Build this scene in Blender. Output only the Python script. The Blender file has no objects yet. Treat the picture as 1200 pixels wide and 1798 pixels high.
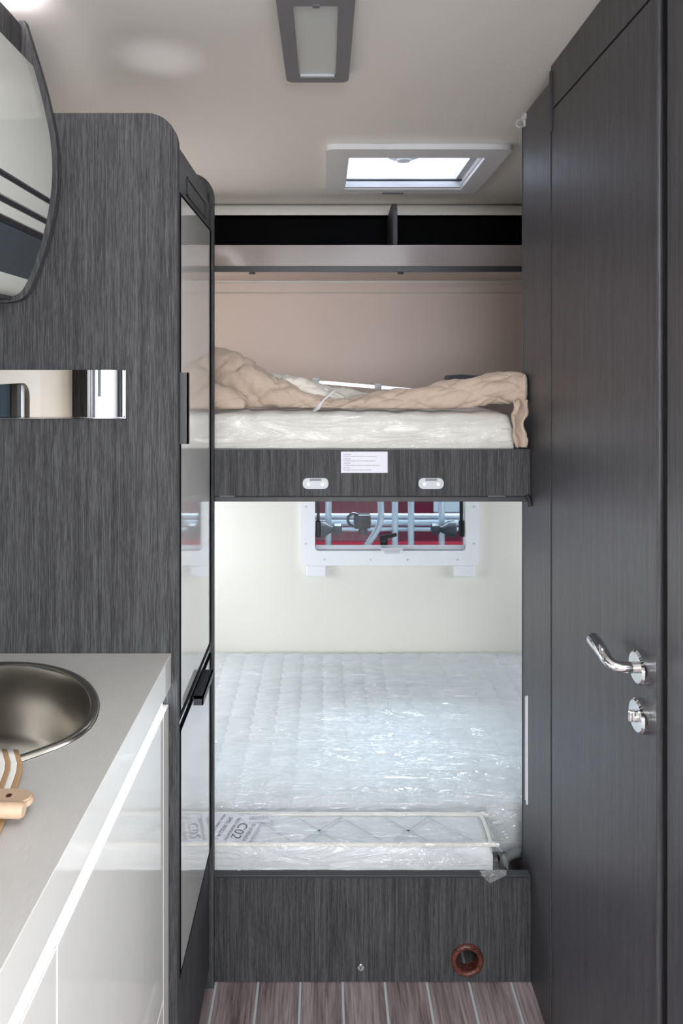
import bpy, bmesh, math, random
from mathutils import Vector, Matrix, noise
random.seed(7)
PI = math.pi
scene = bpy.context.scene
col = scene.collection

# ------------------------------------------------------------------ camera
F = 1200.0; CX, CY, CZ = 570.0, 645.0, 1.387
cam_d = bpy.data.cameras.new('camera'); cam = bpy.data.objects.new('camera', cam_d); col.objects.link(cam)
cam.location = (0, 0, CZ); cam.rotation_euler = (PI/2, 0, 0)
cam_d.sensor_fit = 'VERTICAL'; cam_d.sensor_height = 36.0; cam_d.sensor_width = 24.03
cam_d.lens = F/1798*36.0
cam_d.shift_x = (600-CX)/1798; cam_d.shift_y = (CY-899)/1798
cam_d.clip_start = 0.02; cam_d.clip_end = 60
scene.camera = cam

def P(px, py, Y):
    return Vector(((px-CX)*Y/F, Y, CZ-(py-CY)*Y/F))

# ------------------------------------------------------------------ light
world = bpy.data.worlds.new('world'); scene.world = world; world.use_nodes = True
wn = world.node_tree.nodes; wl = world.node_tree.links
wn['Background'].inputs[0].default_value = (0.80, 0.90, 1.0, 1); wn['Background'].inputs[1].default_value = 1.1

def area(name, loc, rot, sx, sy, power, color, spread=PI):
    d = bpy.data.lights.new(name, 'AREA'); d.shape = 'RECTANGLE'; d.size = sx; d.size_y = sy
    d.energy = power; d.color = color; d.spread = spread
    o = bpy.data.objects.new(name, d); o.location = loc; o.rotation_euler = rot; col.objects.link(o)
    return o
# daylight through the windscreen, the roof hatch behind the camera, an added entrance and aisle hatch, and the hidden bunk windows
area('windscreen_daylight', (0.25, -2.9, 1.30), (PI/2+.22, 0, 0), 1.7, 0.7, 42, (0.93, 0.96, 1.0))
area('front_hatch_daylight', (0.20, -1.1, 1.98), (0, 0, 0), 0.6, 0.6, 8, (0.92, 0.96, 1.0))
area('added_aisle_light', (0.15, -.10, 2.03), (0, 0, 0), 0.42, 0.42, 7, (0.95, 0.96, 1.0))  # unseen hatch light added to brighten worktop and cabinet doors
area('added_entrance_light', (1.32, .38, 1.0), (0, PI/2, 0), 1.6, 0.52, 9, (0.96, 0.97, 1.0))  # unseen doorway light added to brighten kitchen and fridge doors
area('dinette_window_daylight', (1.31, -1.3, 1.2), (0, PI/2, 0), 0.55, 0.9, 9, (0.95, 0.97, 1.0))
area('bunk_window_daylight', (-0.81, 2.15, 0.78), (0, -PI/2, 0), 0.36, 0.7, 5.3, (0.90, 0.95, 1.0))
area('bunk_side_window_daylight', (1.31, 2.15, 0.78), (0, PI/2, 0), 0.36, 0.7, 3.5, (0.90, 0.95, 1.0))
# unseen light added outside the rear window for highlights on the lower film
area('added_film_highlight_light', (.35, 3.55, 1.75), (-PI/2+.45, 0, 0), 1.2, 0.25, 42, (0.95, 0.98, 1.0))
area('rear_hatch_daylight', (0.265, 2.15, 2.30), (0, 0, 0), 0.5, 0.5, 9, (0.90, 0.94, 1.0))
area('upper_bunk_window_daylight', (-0.81, 2.10, 1.50), (0, -PI/2, 0), 0.25, 0.5, 1.6, (1.0, 0.93, 0.88))

# unseen spot added above the fridge cabinet for a soft pool on the ceiling
sd = bpy.data.lights.new('added_ceiling_spot', 'SPOT'); sd.energy = 0.22; sd.spot_size = math.radians(56); sd.spot_blend = 1.0; sd.shadow_soft_size = .02; sd.color = (.92, .94, 1.0)
so_ = bpy.data.objects.new('added_ceiling_spot', sd); so_.location = (-.33, 1.375, 1.80); so_.rotation_euler = (PI, 0, 0); col.objects.link(so_)
scene.view_settings.view_transform = 'Standard'; scene.view_settings.look = 'None'
scene.view_settings.exposure = 0.75; scene.view_settings.gamma = 1.0
scene.view_settings.use_curve_mapping = False
scene.cycles.transparent_max_bounces = 16; scene.cycles.max_bounces = 10
scene.cycles.diffuse_bounces = 5; scene.cycles.glossy_bounces = 5
scene.cycles.sample_clamp_indirect = 4.0

# ------------------------------------------------------------------ materials
def srgb(r, g, b):
    f = lambda c: (c/255/12.92) if c/255 <= 0.04045 else ((c/255+0.055)/1.055)**2.4
    return (f(r), f(g), f(b), 1)
class NT:
    def __init__(s, name):
        s.m = bpy.data.materials.new(name); s.m.use_nodes = True
        s.n = s.m.node_tree.nodes; s.l = s.m.node_tree.links; s.b = s.n['Principled BSDF']; s.out = s.n['Material Output']
    def new(s, t, **kw):
        x = s.n.new(t)
        for k, v in kw.items(): setattr(x, k, v)
        return x
    def math(s, op, a, b=None, c=None):
        x = s.new('ShaderNodeMath', operation=op)
        for i, v in enumerate((a, b, c)):
            if v is None: continue
            if isinstance(v, (int, float)): x.inputs[i].default_value = v
            else: s.l.new(v, x.inputs[i])
        return x.outputs[0]
    def pos(s, scale=(1, 1, 1), loc=(0, 0, 0)):
        g = s.new('ShaderNodeNewGeometry'); mp = s.new('ShaderNodeMapping')
        mp.inputs['Scale'].default_value = scale; mp.inputs['Location'].default_value = loc
        s.l.new(g.outputs['Position'], mp.inputs['Vector']); return mp.outputs[0]
    def noise(s, vec, scale=1, detail=2, rough=0.5, dist=0):
        x = s.new('ShaderNodeTexNoise'); s.l.new(vec, x.inputs['Vector'])
        x.inputs['Scale'].default_value = scale; x.inputs['Detail'].default_value = detail
        x.inputs['Roughness'].default_value = rough; x.inputs['Distortion'].default_value = dist
        return x.outputs['Fac']
    def ramp(s, fac, stops):
        x = s.new('ShaderNodeValToRGB'); s.l.new(fac, x.inputs[0]); e = x.color_ramp.elements
        while len(e) < len(stops): e.new(0.5)
        for i, (p, c) in enumerate(stops): e[i].position = p; e[i].color = c
        return x.outputs[0]
    def mix(s, fac, a, b, mode='MIX'):
        x = s.new('ShaderNodeMix', data_type='RGBA', blend_type=mode)
        for i, v in ((0, fac), (6, a), (7, b)):
            if isinstance(v, (int, float)): x.inputs[i].default_value = v
            elif isinstance(v, tuple): x.inputs[i].default_value = v
            else: s.l.new(v, x.inputs[i])
        return x.outputs[2]
    def bump(s, h, strength=0.2, dist=0.001):
        x = s.new('ShaderNodeBump'); x.inputs['Strength'].default_value = strength; x.inputs['Distance'].default_value = dist
        s.l.new(h, x.inputs['Height']); s.l.new(x.outputs[0], s.b.inputs['Normal']); return x.outputs[0]
    def set(s, color=None, rough=None, metal=None, spec=None, coat=None, coat_rough=None):
        def put(n, v):
            if v is None: return
            if isinstance(v, (int, float, tuple)): s.b.inputs[n].default_value = v
            else: s.l.new(v, s.b.inputs[n])
        put('Base Color', color); put('Roughness', rough); put('Metallic', metal); put('Specular IOR Level', spec)
        put('Coat Weight', coat); put('Coat Roughness', coat_rough)
        return s.m

def simple(name, color, rough=0.5, metal=0.0, spec=0.5, grain=0.0, gscale=60, coat=0):
    t = NT(name); c = color
    v = t.pos()
    n = t.noise(v, gscale, 3)
    if grain:
        c = t.mix(n, tuple(x*(1-grain) for x in color[:3])+(1,), tuple(min(1, x*(1+grain)) for x in color[:3])+(1,))
        t.bump(n, 0.08, 0.001)
    return t.set(c, rough, metal, spec, coat, 0.05)

def wood(name, lo, mid, hi, rough=0.5, spec=0.12, flat=False):
    t = NT(name)
    v1 = t.pos((760, 760, 15)); v2 = t.pos((90, 90, 1.6), (3, 1, 0)); v3 = t.pos((1500, 1500, 60))
    n1 = t.noise(v1, 1, 3, 0.6, 0.3); n2 = t.noise(v2, 1, 2, 0.5, 1.2); n3 = t.noise(v3, 1, 1, 0.5)
    s = t.math('ADD', t.math('MULTIPLY', n1, 0.55), t.math('MULTIPLY', n2, 0.24))
    s = t.math('ADD', s, t.math('MULTIPLY', n3, 0.28))
    c = t.ramp(s, [(0.36, lo), (0.5, mid), (0.64, hi)])
    t.bump(n1, 0.25 if not flat else 0.1, 0.0006)
    return t.set(c, rough, 0, spec)

M = {}
M['wood'] = wood('dark_grey_oak', srgb(38, 38, 39), srgb(62, 62, 64), srgb(88, 89, 90))
M['wood_fine'] = wood('smooth_grey_oak', srgb(48, 47, 51), srgb(64, 63, 67), srgb(82, 81, 85), 0.38, 0.35, True)
M['edge'] = simple('dark_edge_band', srgb(52, 53, 57), 0.4)
M['gloss'] = simple('gloss_greige', srgb(224, 223, 219), 0.06, 0, 0.5, coat=0.6)
M['glass_door'] = simple('gloss_fridge_front', srgb(224, 223, 220), 0.04, 0.0, 0.8, coat=0.8)
M['black'] = simple('black_plastic', srgb(26, 27, 30), 0.35)
M['charcoal'] = simple('charcoal_plastic', srgb(58, 60, 64), 0.38, grain=0.05)
M['blackgap'] = simple('deep_black', srgb(10, 11, 14), 0.6)
M['ceiling'] = simple('ceiling_fabric', srgb(240, 237, 232), 0.34, 0, 0.35, 0.03, 900)
M['wall'] = simple('cream_wall', srgb(222, 219, 211), 0.55, 0, 0.3, 0.03, 900)
M['wall_pink'] = simple('beige_wall_board', srgb(205, 190, 182), 0.6, 0, 0.3, 0.03, 900)
M['white'] = simple('white_plastic', srgb(228, 230, 234), 0.35, grain=0.02)
M['lightgrey'] = simple('light_grey_plastic', srgb(196, 200, 206), 0.35)
M['grey'] = simple('grey_plastic', srgb(122, 122, 128), 0.4)
M['chrome'] = simple('chrome', (0.85, 0.86, 0.88, 1), 0.05, 1.0)
M['alu'] = simple('aluminium', (0.75, 0.77, 0.8, 1), 0.28, 1.0)
M['mirror'] = simple('mirror_steel', (0.93, 0.94, 0.94, 1), 0.008, 1.0)
M['rubber'] = simple('rubber', srgb(22, 23, 26), 0.6)
M['maroon'] = simple('maroon_paint', srgb(112, 28, 52), 0.25, coat=0.5)
M['red'] = simple('red_paint', srgb(200, 30, 55), 0.3)
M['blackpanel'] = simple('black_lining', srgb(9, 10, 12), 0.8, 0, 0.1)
M['spoonwood'] = simple('beech_wood', srgb(196, 168, 142), 0.5, grain=0.12, gscale=90)
M['cloth_white'] = simple('white_cotton', srgb(236, 234, 228), 0.9, 0, 0.1, 0.05, 700)
M['cloth_tan'] = simple('tan_cotton', srgb(178, 145, 110), 0.9, 0, 0.1, 0.08, 700)
M['paper'] = simple('label_paper', srgb(222, 222, 232), 0.55)
M['ink'] = simple('ink', srgb(40, 40, 60), 0.6)
M['ink_grey'] = simple('faded_ink', srgb(110, 112, 130), 0.6)
M['blue_tint'] = simple('blue_print', srgb(170, 188, 210), 0.6)
M['beige'] = None

def mk_steel():
    t = NT('brushed_steel'); v = t.pos((40, 500, 500)); n = t.noise(v, 1, 2)
    t.bump(n, 0.05, 0.0004); return t.set((0.52, 0.50, 0.46, 1), 0.24, 1.0)
M['steel'] = mk_steel()
def mk_counter():
    t = NT('greige_worktop'); n = t.noise(t.pos((900, 60, 60)), 1, 3)
    c = t.mix(n, srgb(186, 184, 180), srgb(204, 202, 198)); t.bump(n, 0.05, 0.0004)
    return t.set(c, 0.33, 0, 0.45)
M['counter'] = mk_counter()
def mk_floor():
    t = NT('ship_deck_floor'); g = t.new('ShaderNodeNewGeometry'); sp = t.new('ShaderNodeSeparateXYZ'); t.l.new(g.outputs['Position'], sp.inputs[0])
    x = t.math('ADD', sp.outputs[0], 0.244 + 0.0025 + 9.5)
    md = t.math('MODULO', x, 0.095); line = t.math('LESS_THAN', md, 0.005)
    n = t.noise(t.pos((160, 8, 1)), 1, 4, 0.6, 0.8); n2 = t.noise(t.pos((20, 2, 1)), 1, 2, 0.5, 1)
    s = t.math('ADD', t.math('MULTIPLY', n, 0.6), t.math('MULTIPLY', n2, 0.4))
    c = t.ramp(s, [(0.35, srgb(96, 84, 85)), (0.5, srgb(142, 128, 129)), (0.66, srgb(180, 166, 166))])
    c = t.mix(line, c, srgb(196, 204, 206)); t.bump(n, 0.15, 0.0005)
    return t.set(c, 0.45, 0, 0.4)
M['floor'] = mk_floor()
def emis(name, color, s):
    t = NT(name); t.b.inputs['Emission Color'].default_value = color; t.b.inputs['Emission Strength'].default_value = s
    t.b.inputs['Base Color'].default_value = color; return t.m
M['led'] = emis('led_tube', (0.90, 0.93, 1.0, 1), 9.0)
M['led_warm'] = emis('cornice_led', (1.0, 0.93, 0.97, 1), 40.0)
def mk_frost():
    t = NT('frosted_diffuser'); n = t.noise(t.pos(), 500, 2); t.bump(n, 0.1, 0.0005)
    return t.set(srgb(208, 214, 212), 0.3, 0, 0.4)
M['frost'] = mk_frost()
def mk_glass(name, tint, mixv=0.10, rough=0.02):
    t = NT(name); tr = t.new('ShaderNodeBsdfTransparent'); tr.inputs[0].default_value = tint
    gl = t.new('ShaderNodeBsdfGlossy'); gl.inputs['Roughness'].default_value = rough
    lw = t.new('ShaderNodeLayerWeight'); lw.inputs[0].default_value = 0.25
    f = t.math('MULTIPLY_ADD', lw.outputs['Fresnel'], 0.8, mixv*0.3)
    mx = t.new('ShaderNodeMixShader'); t.l.new(f, mx.inputs[0]); t.l.new(tr.outputs[0], mx.inputs[1]); t.l.new(gl.outputs[0], mx.inputs[2])
    t.l.new(mx.outputs[0], t.out.inputs[0]); return t.m
M['glass'] = mk_glass('acrylic_pane', (0.72, 0.80, 0.86, 1))
def mk_dome():
    t = NT('opal_dome'); d = t.new('ShaderNodeBsdfTranslucent'); d.inputs[0].default_value = (0.40, 0.42, 0.47, 1)
    d2 = t.new('ShaderNodeBsdfDiffuse'); d2.inputs[0].default_value = (0.55, 0.56, 0.60, 1)
    mx = t.new('ShaderNodeMixShader'); mx.inputs[0].default_value = 0.35
    t.l.new(d.outputs[0], mx.inputs[1]); t.l.new(d2.outputs[0], mx.inputs[2]); t.l.new(mx.outputs[0], t.out.inputs[0]); return t.m
M['dome'] = mk_dome()
def mk_film(name, sx, sy, sz, strength=0.9, base=0.05, scale=1.0, haze=0.05):
    t = NT(name)
    v = t.pos((sx, sy, sz)); n = t.noise(v, scale, 4, 0.55, 1.6)
    r = t.math('ABSOLUTE', t.math('SUBTRACT', n, 0.5)); r = t.math('SUBTRACT', 1.0, t.math('MULTIPLY', r, 6.0)); r = t.math('MAXIMUM', r, 0.0)
    r = t.math('POWER', r, 2.0)
    n2 = t.noise(t.pos((sx*0.25, sy*0.3, sz*0.3)), scale, 2, 0.5, 0.6)
    h = t.math('ADD', r, t.math('MULTIPLY', n2, 3.0))
    b = t.new('ShaderNodeBump'); b.inputs['Strength'].default_value = strength; b.inputs['Distance'].default_value = 0.006
    t.l.new(h, b.inputs['Height'])
    tr = t.new('ShaderNodeBsdfTransparent'); tr.inputs[0].default_value = (0.985, 0.987, 0.99, 1)
    gl = t.new('ShaderNodeBsdfGlossy'); gl.inputs['Roughness'].default_value = 0.10; gl.inputs['Color'].default_value = (1, 1, 1, 1)
    t.l.new(b.outputs[0], gl.inputs['Normal'])
    lw = t.new('ShaderNodeLayerWeight'); lw.inputs[0].default_value = 0.30; t.l.new(b.outputs[0], lw.inputs['Normal'])
    f = t.math('MULTIPLY_ADD', lw.outputs['Fresnel'], 0.28, base)
    f = t.math('MINIMUM', f, 0.3)
    mx = t.new('ShaderNodeMixShader'); t.l.new(f, mx.inputs[0]); t.l.new(tr.outputs[0], mx.inputs[1]); t.l.new(gl.outputs[0], mx.inputs[2])
    df = t.new('ShaderNodeBsdfDiffuse'); df.inputs[0].default_value = (0.92, 0.94, 0.95, 1); m2 = t.new('ShaderNodeMixShader')
    m2.inputs[0].default_value = haze; t.l.new(mx.outputs[0], m2.inputs[1]); t.l.new(df.outputs[0], m2.inputs[2])
    t.l.new(m2.outputs[0], t.out.inputs[0]); return t.m
M['film_top'] = mk_film('plastic_film_lower', 3.0, 17, 8, 1.6, 0.10, haze=0.03)
M['film_front'] = mk_film('plastic_film_upper', 7.0, 14, 34, 1.0, 0.05)
M['film_bag'] = mk_film('plastic_film_corner', 20, 30, 30, 1.0, 0.14, haze=0.13)
M['film_fill'] = mk_film('plastic_film_filler', 6.0, 22, 22, 1.0, 0.08)
def mk_knit(name='white_knit', a=srgb(214, 219, 222), b=srgb(232, 235, 236)):
    t = NT(name); n = t.noise(t.pos(), 1200, 2); n2 = t.noise(t.pos(), 30, 2)
    c = t.mix(n2, a, b); t.bump(n, 0.25, 0.0006); return t.set(c, 0.85, 0, 0.15)
M['knit'] = mk_knit()
M['knit_warm'] = mk_knit('white_knit_warm', srgb(232, 230, 222), srgb(242, 240, 234))
def mk_quilt(name, a, b):
    t = NT(name); n = t.noise(t.pos(), 45, 4); n1 = t.noise(t.pos(), 1400, 1)
    c = t.mix(n, a, b); t.bump(t.math('ADD', t.math('MULTIPLY', n, 2.0), t.math('MULTIPLY', n1, 0.1)), 0.5, 0.004)
    m = t.set(c, 0.8, 0, 0.2); t.b.inputs['Sheen Weight'].default_value = 0.15; return m
M['beige'] = mk_quilt('beige_quilt_cotton', srgb(192, 171, 155), srgb(210, 191, 175))
M['cream'] = mk_quilt('cream_quilt_lining', srgb(226, 222, 210), srgb(238, 234, 224))
def mk_ring():
    t = NT('brown_veined_wood'); n = t.noise(t.pos((60, 60, 60)), 1, 4, 0.6, 2)
    c = t.ramp(n, [(0.35, srgb(48, 24, 20)), (0.6, srgb(112, 62, 52))]); return t.set(c, 0.35, 0, 0.4)
M['ring'] = mk_ring()

# ------------------------------------------------------------------ mesh helpers
def box(bm, x0, x1, y0, y1, z0, z1, bev=0, seg=2):
    r = bmesh.ops.create_cube(bm, size=1); vs = r['verts']
    for v in vs: v.co = Vector(((x0+x1)/2+v.co.x*(x1-x0), (y0+y1)/2+v.co.y*(y1-y0), (z0+z1)/2+v.co.z*(z1-z0)))
    if bev:
        es = {e for v in vs for e in v.link_edges}
        bmesh.ops.bevel(bm, geom=list(es), offset=bev, segments=seg, affect='EDGES', profile=0.5)
    return vs
def B(*a, **k):
    bm = bmesh.new(); box(bm, *a, **k); return bm
def boxes(*lst):
    bm = bmesh.new()
    for a in lst: box(bm, *a)
    return bm
def tube(bm, pts, r, seg=12, caps=True, squash=None):
    pts = [Vector(p) for p in pts]; n = len(pts)
    rs = r if isinstance(r, (list, tuple)) else [r]*n
    rings = []; up = Vector((0, 0, 1))
    t0 = (pts[1]-pts[0]).normalized()
    a = t0.orthogonal().normalized() if abs(t0.z) > 0.95 else up.cross(t0).normalized()
    for i, p in enumerate(pts):
        t = (pts[min(i+1, n-1)]-pts[max(i-1, 0)]).normalized()
        a = (a - t*a.dot(t)).normalized(); b = t.cross(a)
        sq = squash[i] if squash else (1, 1)
        rings.append([bm.verts.new(p + (a*math.cos(2*PI*k/seg)*sq[0] + b*math.sin(2*PI*k/seg)*sq[1])*rs[i]) for k in range(seg)])
    for i in range(n-1):
        for k in range(seg):
            bm.faces.new((rings[i][k], rings[i][(k+1) % seg], rings[i+1][(k+1) % seg], rings[i+1][k]))
    if caps: bm.faces.new(rings[0][::-1]); bm.faces.new(rings[-1])
    return rings
def T(pts, r, seg=12, **k):
    bm = bmesh.new(); tube(bm, pts, r, seg, **k); return bm
def smooth_path(ctrl, n=24):
    c = [Vector(p) for p in ctrl]; c = [2*c[0]-c[1]]+c+[2*c[-1]-c[-2]]; out = []
    segs = len(c)-3
    for s in range(segs):
        p0, p1, p2, p3 = c[s:s+4]; m = max(2, n//segs)
        for i in range(m + (1 if s == segs-1 else 0)):
            t = i/m
            out.append(0.5*((2*p1)+(-p0+p2)*t+(2*p0-5*p1+4*p2-p3)*t*t+(-p0+3*p1-3*p2+p3)*t**3))
    return out
def prism(bm, poly, axis, a0, a1):
    """poly of 2D points; axis the extrusion axis"""
    def mk(p, a):
        return {'x': (a, p[0], p[1]), 'y': (p[0], a, p[1]), 'z': (p[0], p[1], a)}[axis]
    A = [bm.verts.new(mk(p, a0)) for p in poly]; Bv = [bm.verts.new(mk(p, a1)) for p in poly]; n = len(poly)
    f = [bm.faces.new(A), bm.faces.new(Bv[::-1])]
    for i in range(n): f.append(bm.faces.new((A[i], Bv[i], Bv[(i+1) % n], A[(i+1) % n])))
    return f
def rrect(x0, x1, y0, y1, r, seg=6, corners=(1, 1, 1, 1)):
    pts = []
    for i, (cx, cy, a0) in enumerate(((x1-r, y1-r, 0), (x0+r, y1-r, PI/2), (x0+r, y0+r, PI), (x1-r, y0+r, 1.5*PI))):
        if corners[i]:
            for k in range(seg+1): a = a0+PI/2*k/seg; pts.append((cx+r*math.cos(a), cy+r*math.sin(a)))
        else: pts.append(((x1, x0, x0, x1)[i], (y1, y1, y0, y0)[i]))
    return pts
def ring_prism(bm, outer, inner, axis, a0, a1):
    """frame between two loops with the same number of points"""
    def mk(p, a): return {'x': (a, p[0], p[1]), 'y': (p[0], a, p[1]), 'z': (p[0], p[1], a)}[axis]
    n = len(outer); L = [[bm.verts.new(mk(p, a)) for p in lp] for lp, a in ((outer, a0), (outer, a1), (inner, a1), (inner, a0))]
    for j in range(4):
        q, w = L[j], L[(j+1) % 4]
        for i in range(n): bm.faces.new((q[i], q[(i+1) % n], w[(i+1) % n], w[i]))
def disc(bm, c, r, axis, t, seg=28, bev=0):
    c = Vector(c); d = {'x': Vector((1, 0, 0)), 'y': Vector((0, 1, 0)), 'z': Vector((0, 0, 1))}[axis]
    if bev: tube(bm, [c, c+d*(abs(t)-bev)*(1 if t > 0 else -1), c+d*t], [r, r, r-bev], seg)
    else: tube(bm, [c, c+d*t], r, seg)
def torus(bm, c, R, r, axis, seg=32, ms=10, a0=0, a1=2*PI):
    c = Vector(c); full = abs(a1-a0-2*PI) < 1e-6; rings = []
    ex, ey, ez = {'x': ((0,1,0),(0,0,1),(1,0,0)), 'y': ((1,0,0),(0,0,1),(0,1,0)), 'z': ((1,0,0),(0,1,0),(0,0,1))}[axis]
    ex, ey, ez = Vector(ex), Vector(ey), Vector(ez)
    m = seg if full else seg+1
    for i in range(m):
        a = a0+(a1-a0)*i/seg; d = ex*math.cos(a)+ey*math.sin(a)
        rings.append([bm.verts.new(c+d*(R+r*math.cos(2*PI*k/ms))+ez*r*math.sin(2*PI*k/ms)) for k in range(ms)])
    for i in range(seg):
        q, w = rings[i], rings[(i+1) % m]
        for k in range(ms): bm.faces.new((q[k], q[(k+1) % ms], w[(k+1) % ms], w[k]))
def lathe(bm, c, prof, seg=32):
    c = Vector(c); rings = []
    for r, z in prof: rings.append([bm.verts.new(c+Vector((r*math.cos(2*PI*k/seg), r*math.sin(2*PI*k/seg), z))) for k in range(seg)])
    for i in range(len(rings)-1):
        for k in range(seg): bm.faces.new((rings[i][k], rings[i][(k+1) % seg], rings[i+1][(k+1) % seg], rings[i+1][k]))
def grid(bm, nu, nv, fn, closed_v=False):
    V = [[bm.verts.new(fn(i/nu, j/nv)) for j in range(nv if closed_v else nv+1)] for i in range(nu+1)]
    for i in range(nu):
        for j in range(nv):
            j2 = (j+1) % nv if closed_v else j+1
            bm.faces.new((V[i][j], V[i+1][j], V[i+1][j2], V[i][j2]))
    return V

W = {}
def obj(name, bm, mat, parent=None, smooth=False, label=None, cat=None, group=None, kind=None, angle=35):
    if not isinstance(bm, bpy.types.Mesh):
        bmesh.ops.recalc_face_normals(bm, faces=bm.faces[:])
        me = bpy.data.meshes.new(name); bm.to_mesh(me); bm.free()
    else: me = bm
    me.materials.clear(); me.materials.append(mat)
    if parent is None:
        xs = [v.co for v in me.vertices]
        mn = [min(c[i] for c in xs) for i in range(3)]; mx = [max(c[i] for c in xs) for i in range(3)]
        o0 = Vector(((mn[0]+mx[0])/2, (mn[1]+mx[1])/2, mn[2]))
    else: o0 = W[parent.name]
    me.transform(Matrix.Translation(-o0))
    if smooth:
        me.polygons.foreach_set('use_smooth', [True]*len(me.polygons))
        try: me.set_sharp_from_angle(angle=math.radians(angle))
        except Exception: pass
    o = bpy.data.objects.new(name, me); col.objects.link(o)
    if parent is None: o.location = o0
    else: o.parent = parent
    W[o.name] = o0
    if label: o['label'] = label
    if cat: o['category'] = cat
    if group: o['group'] = group
    if kind: o['kind'] = kind
    return o
def thing(name, loc, label, cat, group=None, kind=None):
    o = bpy.data.objects.new(name, None); col.objects.link(o); o.location = loc; o.empty_display_size = 0.05
    W[o.name] = Vector(loc)
    if label: o['label'] = label
    if cat: o['category'] = cat
    if group: o['group'] = group
    if kind: o['kind'] = kind
    return o
def text_mesh(lines, org, ex, ey):
    """lines: (text, u, v, size); org/ex/ey place the text plane; returns one mesh"""
    ex, ey = Vector(ex).normalized(), Vector(ey).normalized(); ez = ex.cross(ey); allbm = bmesh.new()
    for s, u, v, size in lines:
        c = bpy.data.curves.new('t', 'FONT'); c.body = s; c.size = size; c.resolution_u = 2
        o = bpy.data.objects.new('t', c); col.objects.link(o)
        dg = bpy.context.evaluated_depsgraph_get(); me = bpy.data.meshes.new_from_object(o.evaluated_get(dg))
        R = Matrix((ex, ey, ez)).transposed().to_4x4(); o2 = Vector(org)+ex*u+ey*v
        me.transform(Matrix.Translation(o2) @ R); allbm.from_mesh(me); bpy.data.meshes.remove(me)
        bpy.data.objects.remove(o); bpy.data.curves.remove(c)
    return allbm
def wall_holes(bm, axis, a0, a1, u0, u1, v0, v1, holes):
    """slab across u,v (axis its thickness) with rectangular holes"""
    us = sorted({u0, u1, *[h[0] for h in holes], *[h[1] for h in holes]}); vs = sorted({v0, v1, *[h[2] for h in holes], *[h[3] for h in holes]})
    def full(i, j):
        if i < 0 or j < 0 or i >= len(us)-1 or j >= len(vs)-1: return False
        cu, cv = (us[i]+us[i+1])/2, (vs[j]+vs[j+1])/2
        return not any(h[0] < cu < h[1] and h[2] < cv < h[3] for h in holes)
    cache = {}
    def V(i, j, a):
        k = (i, j, a)
        if k not in cache:
            u, v = us[i], vs[j]; cache[k] = bm.verts.new({'x': (a, u, v), 'y': (u, a, v), 'z': (u, v, a)}[axis])
        return cache[k]
    for i in range(len(us)-1):
        for j in range(len(vs)-1):
            if not full(i, j): continue
            for a in (a0, a1): bm.faces.new((V(i, j, a), V(i+1, j, a), V(i+1, j+1, a), V(i, j+1, a)))
            for (di, dj, p, q) in ((-1, 0, (i, j), (i, j+1)), (1, 0, (i+1, j), (i+1, j+1)), (0, -1, (i, j), (i+1, j)), (0, 1, (i, j+1), (i+1, j+1))):
                if not full(i+di, j+dj): bm.faces.new((V(*p, a0), V(*q, a0), V(*q, a1), V(*p, a1)))
    return bm

# ------------------------------------------------------------------ the shell
ZC = 2.008; YB = 2.626; XL = -0.83; XR = 1.33; XW = 0.466; YF = 1.54; YP = 1.163; XF = -0.252
obj('floor', B(XL-.04, XR+.04, -3.04, YB+.04, -.05, 0), M['floor'], kind='structure')
HX0, HX1, HY0, HY1 = 0.066, 0.465, 1.976, 2.325
obj('ceiling', wall_holes(bmesh.new(), 'z', ZC, ZC+.05, XL-.04, XR+.04, -3.04, YB+.04, [(HX0, HX1, HY0, HY1), (-.1, .5, -1.4, -.8), (-.06, .36, -.31, .11)]), M['ceiling'], kind='structure')
WX0, WX1, WZ0, WZ1 = -0.036, 0.540, 0.685, 1.10
obj('wall_back', wall_holes(bmesh.new(), 'y', YB, YB+.035, XL, XR, 0, ZC, [(WX0, WX1, WZ0, WZ1)]), M['wall'], kind='structure')
M['wall_kitchen'] = simple('beige_side_wall', srgb(172, 161, 146), 0.55, 0, 0.3, 0.03, 900)
obj('wall_left', wall_holes(bmesh.new(), 'x', XL-.035, XL, -3.0, YB, 0, ZC,
    [(.43, 1.08, 1.0, 1.355), (1.80, 2.50, .60, .96), (1.85, 2.35, 1.38, 1.62), (-.50, .02, 0, 1.85)]), M['wall_kitchen'], kind='structure')
obj('wall_right', wall_holes(bmesh.new(), 'x', XR, XR+.035, -3.0, YB, 0, ZC, [(1.80, 2.50, .60, .96), (-1.75, -.85, .92, 1.47), (.10, .68, .08, 1.85)]), M['wall'], kind='structure')
obj('wall_front', wall_holes(bmesh.new(), 'y', -3.035, -3.0, XL, XR, 0, ZC, [(-.6, 1.1, .95, 1.75)]), M['wall'], kind='structure')
# upper beige wall board behind the top bunk
obj('trim_1', B(XL+.001, XR-.001, YB-.012, YB-.001, 1.21, 1.671, bev=.003), M['wall_pink'], kind='structure')
obj('trim_2', B(XL+.001, XR-.001, YB-.006, YB-.001, 1.675, 1.71), M['wall_pink'], kind='structure')
# rounded cove where ceiling meets back wall
bm = bmesh.new(); cv = [(YB-.001, 1.955)]+[(YB-.001-.05+.05*math.cos(a), ZC-.055+.05*math.sin(a)) for a in [PI/2*k/8 for k in range(9)]]
poly = [(YB-.001, 1.955), (YB-.001, ZC-.001)]+[(YB-.001-.075*math.sin(a), ZC-.001-.052*(1-math.cos(a))) for a in [PI/2*(1-k/8) for k in range(9)]][::1]
bm2 = bmesh.new(); prism(bm2, [(y, z) for y, z in poly], 'x', XL+.001, XR-.001)
bm.free(); obj('trim_3', bm2, M['ceiling'], smooth=True, kind='structure')
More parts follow.
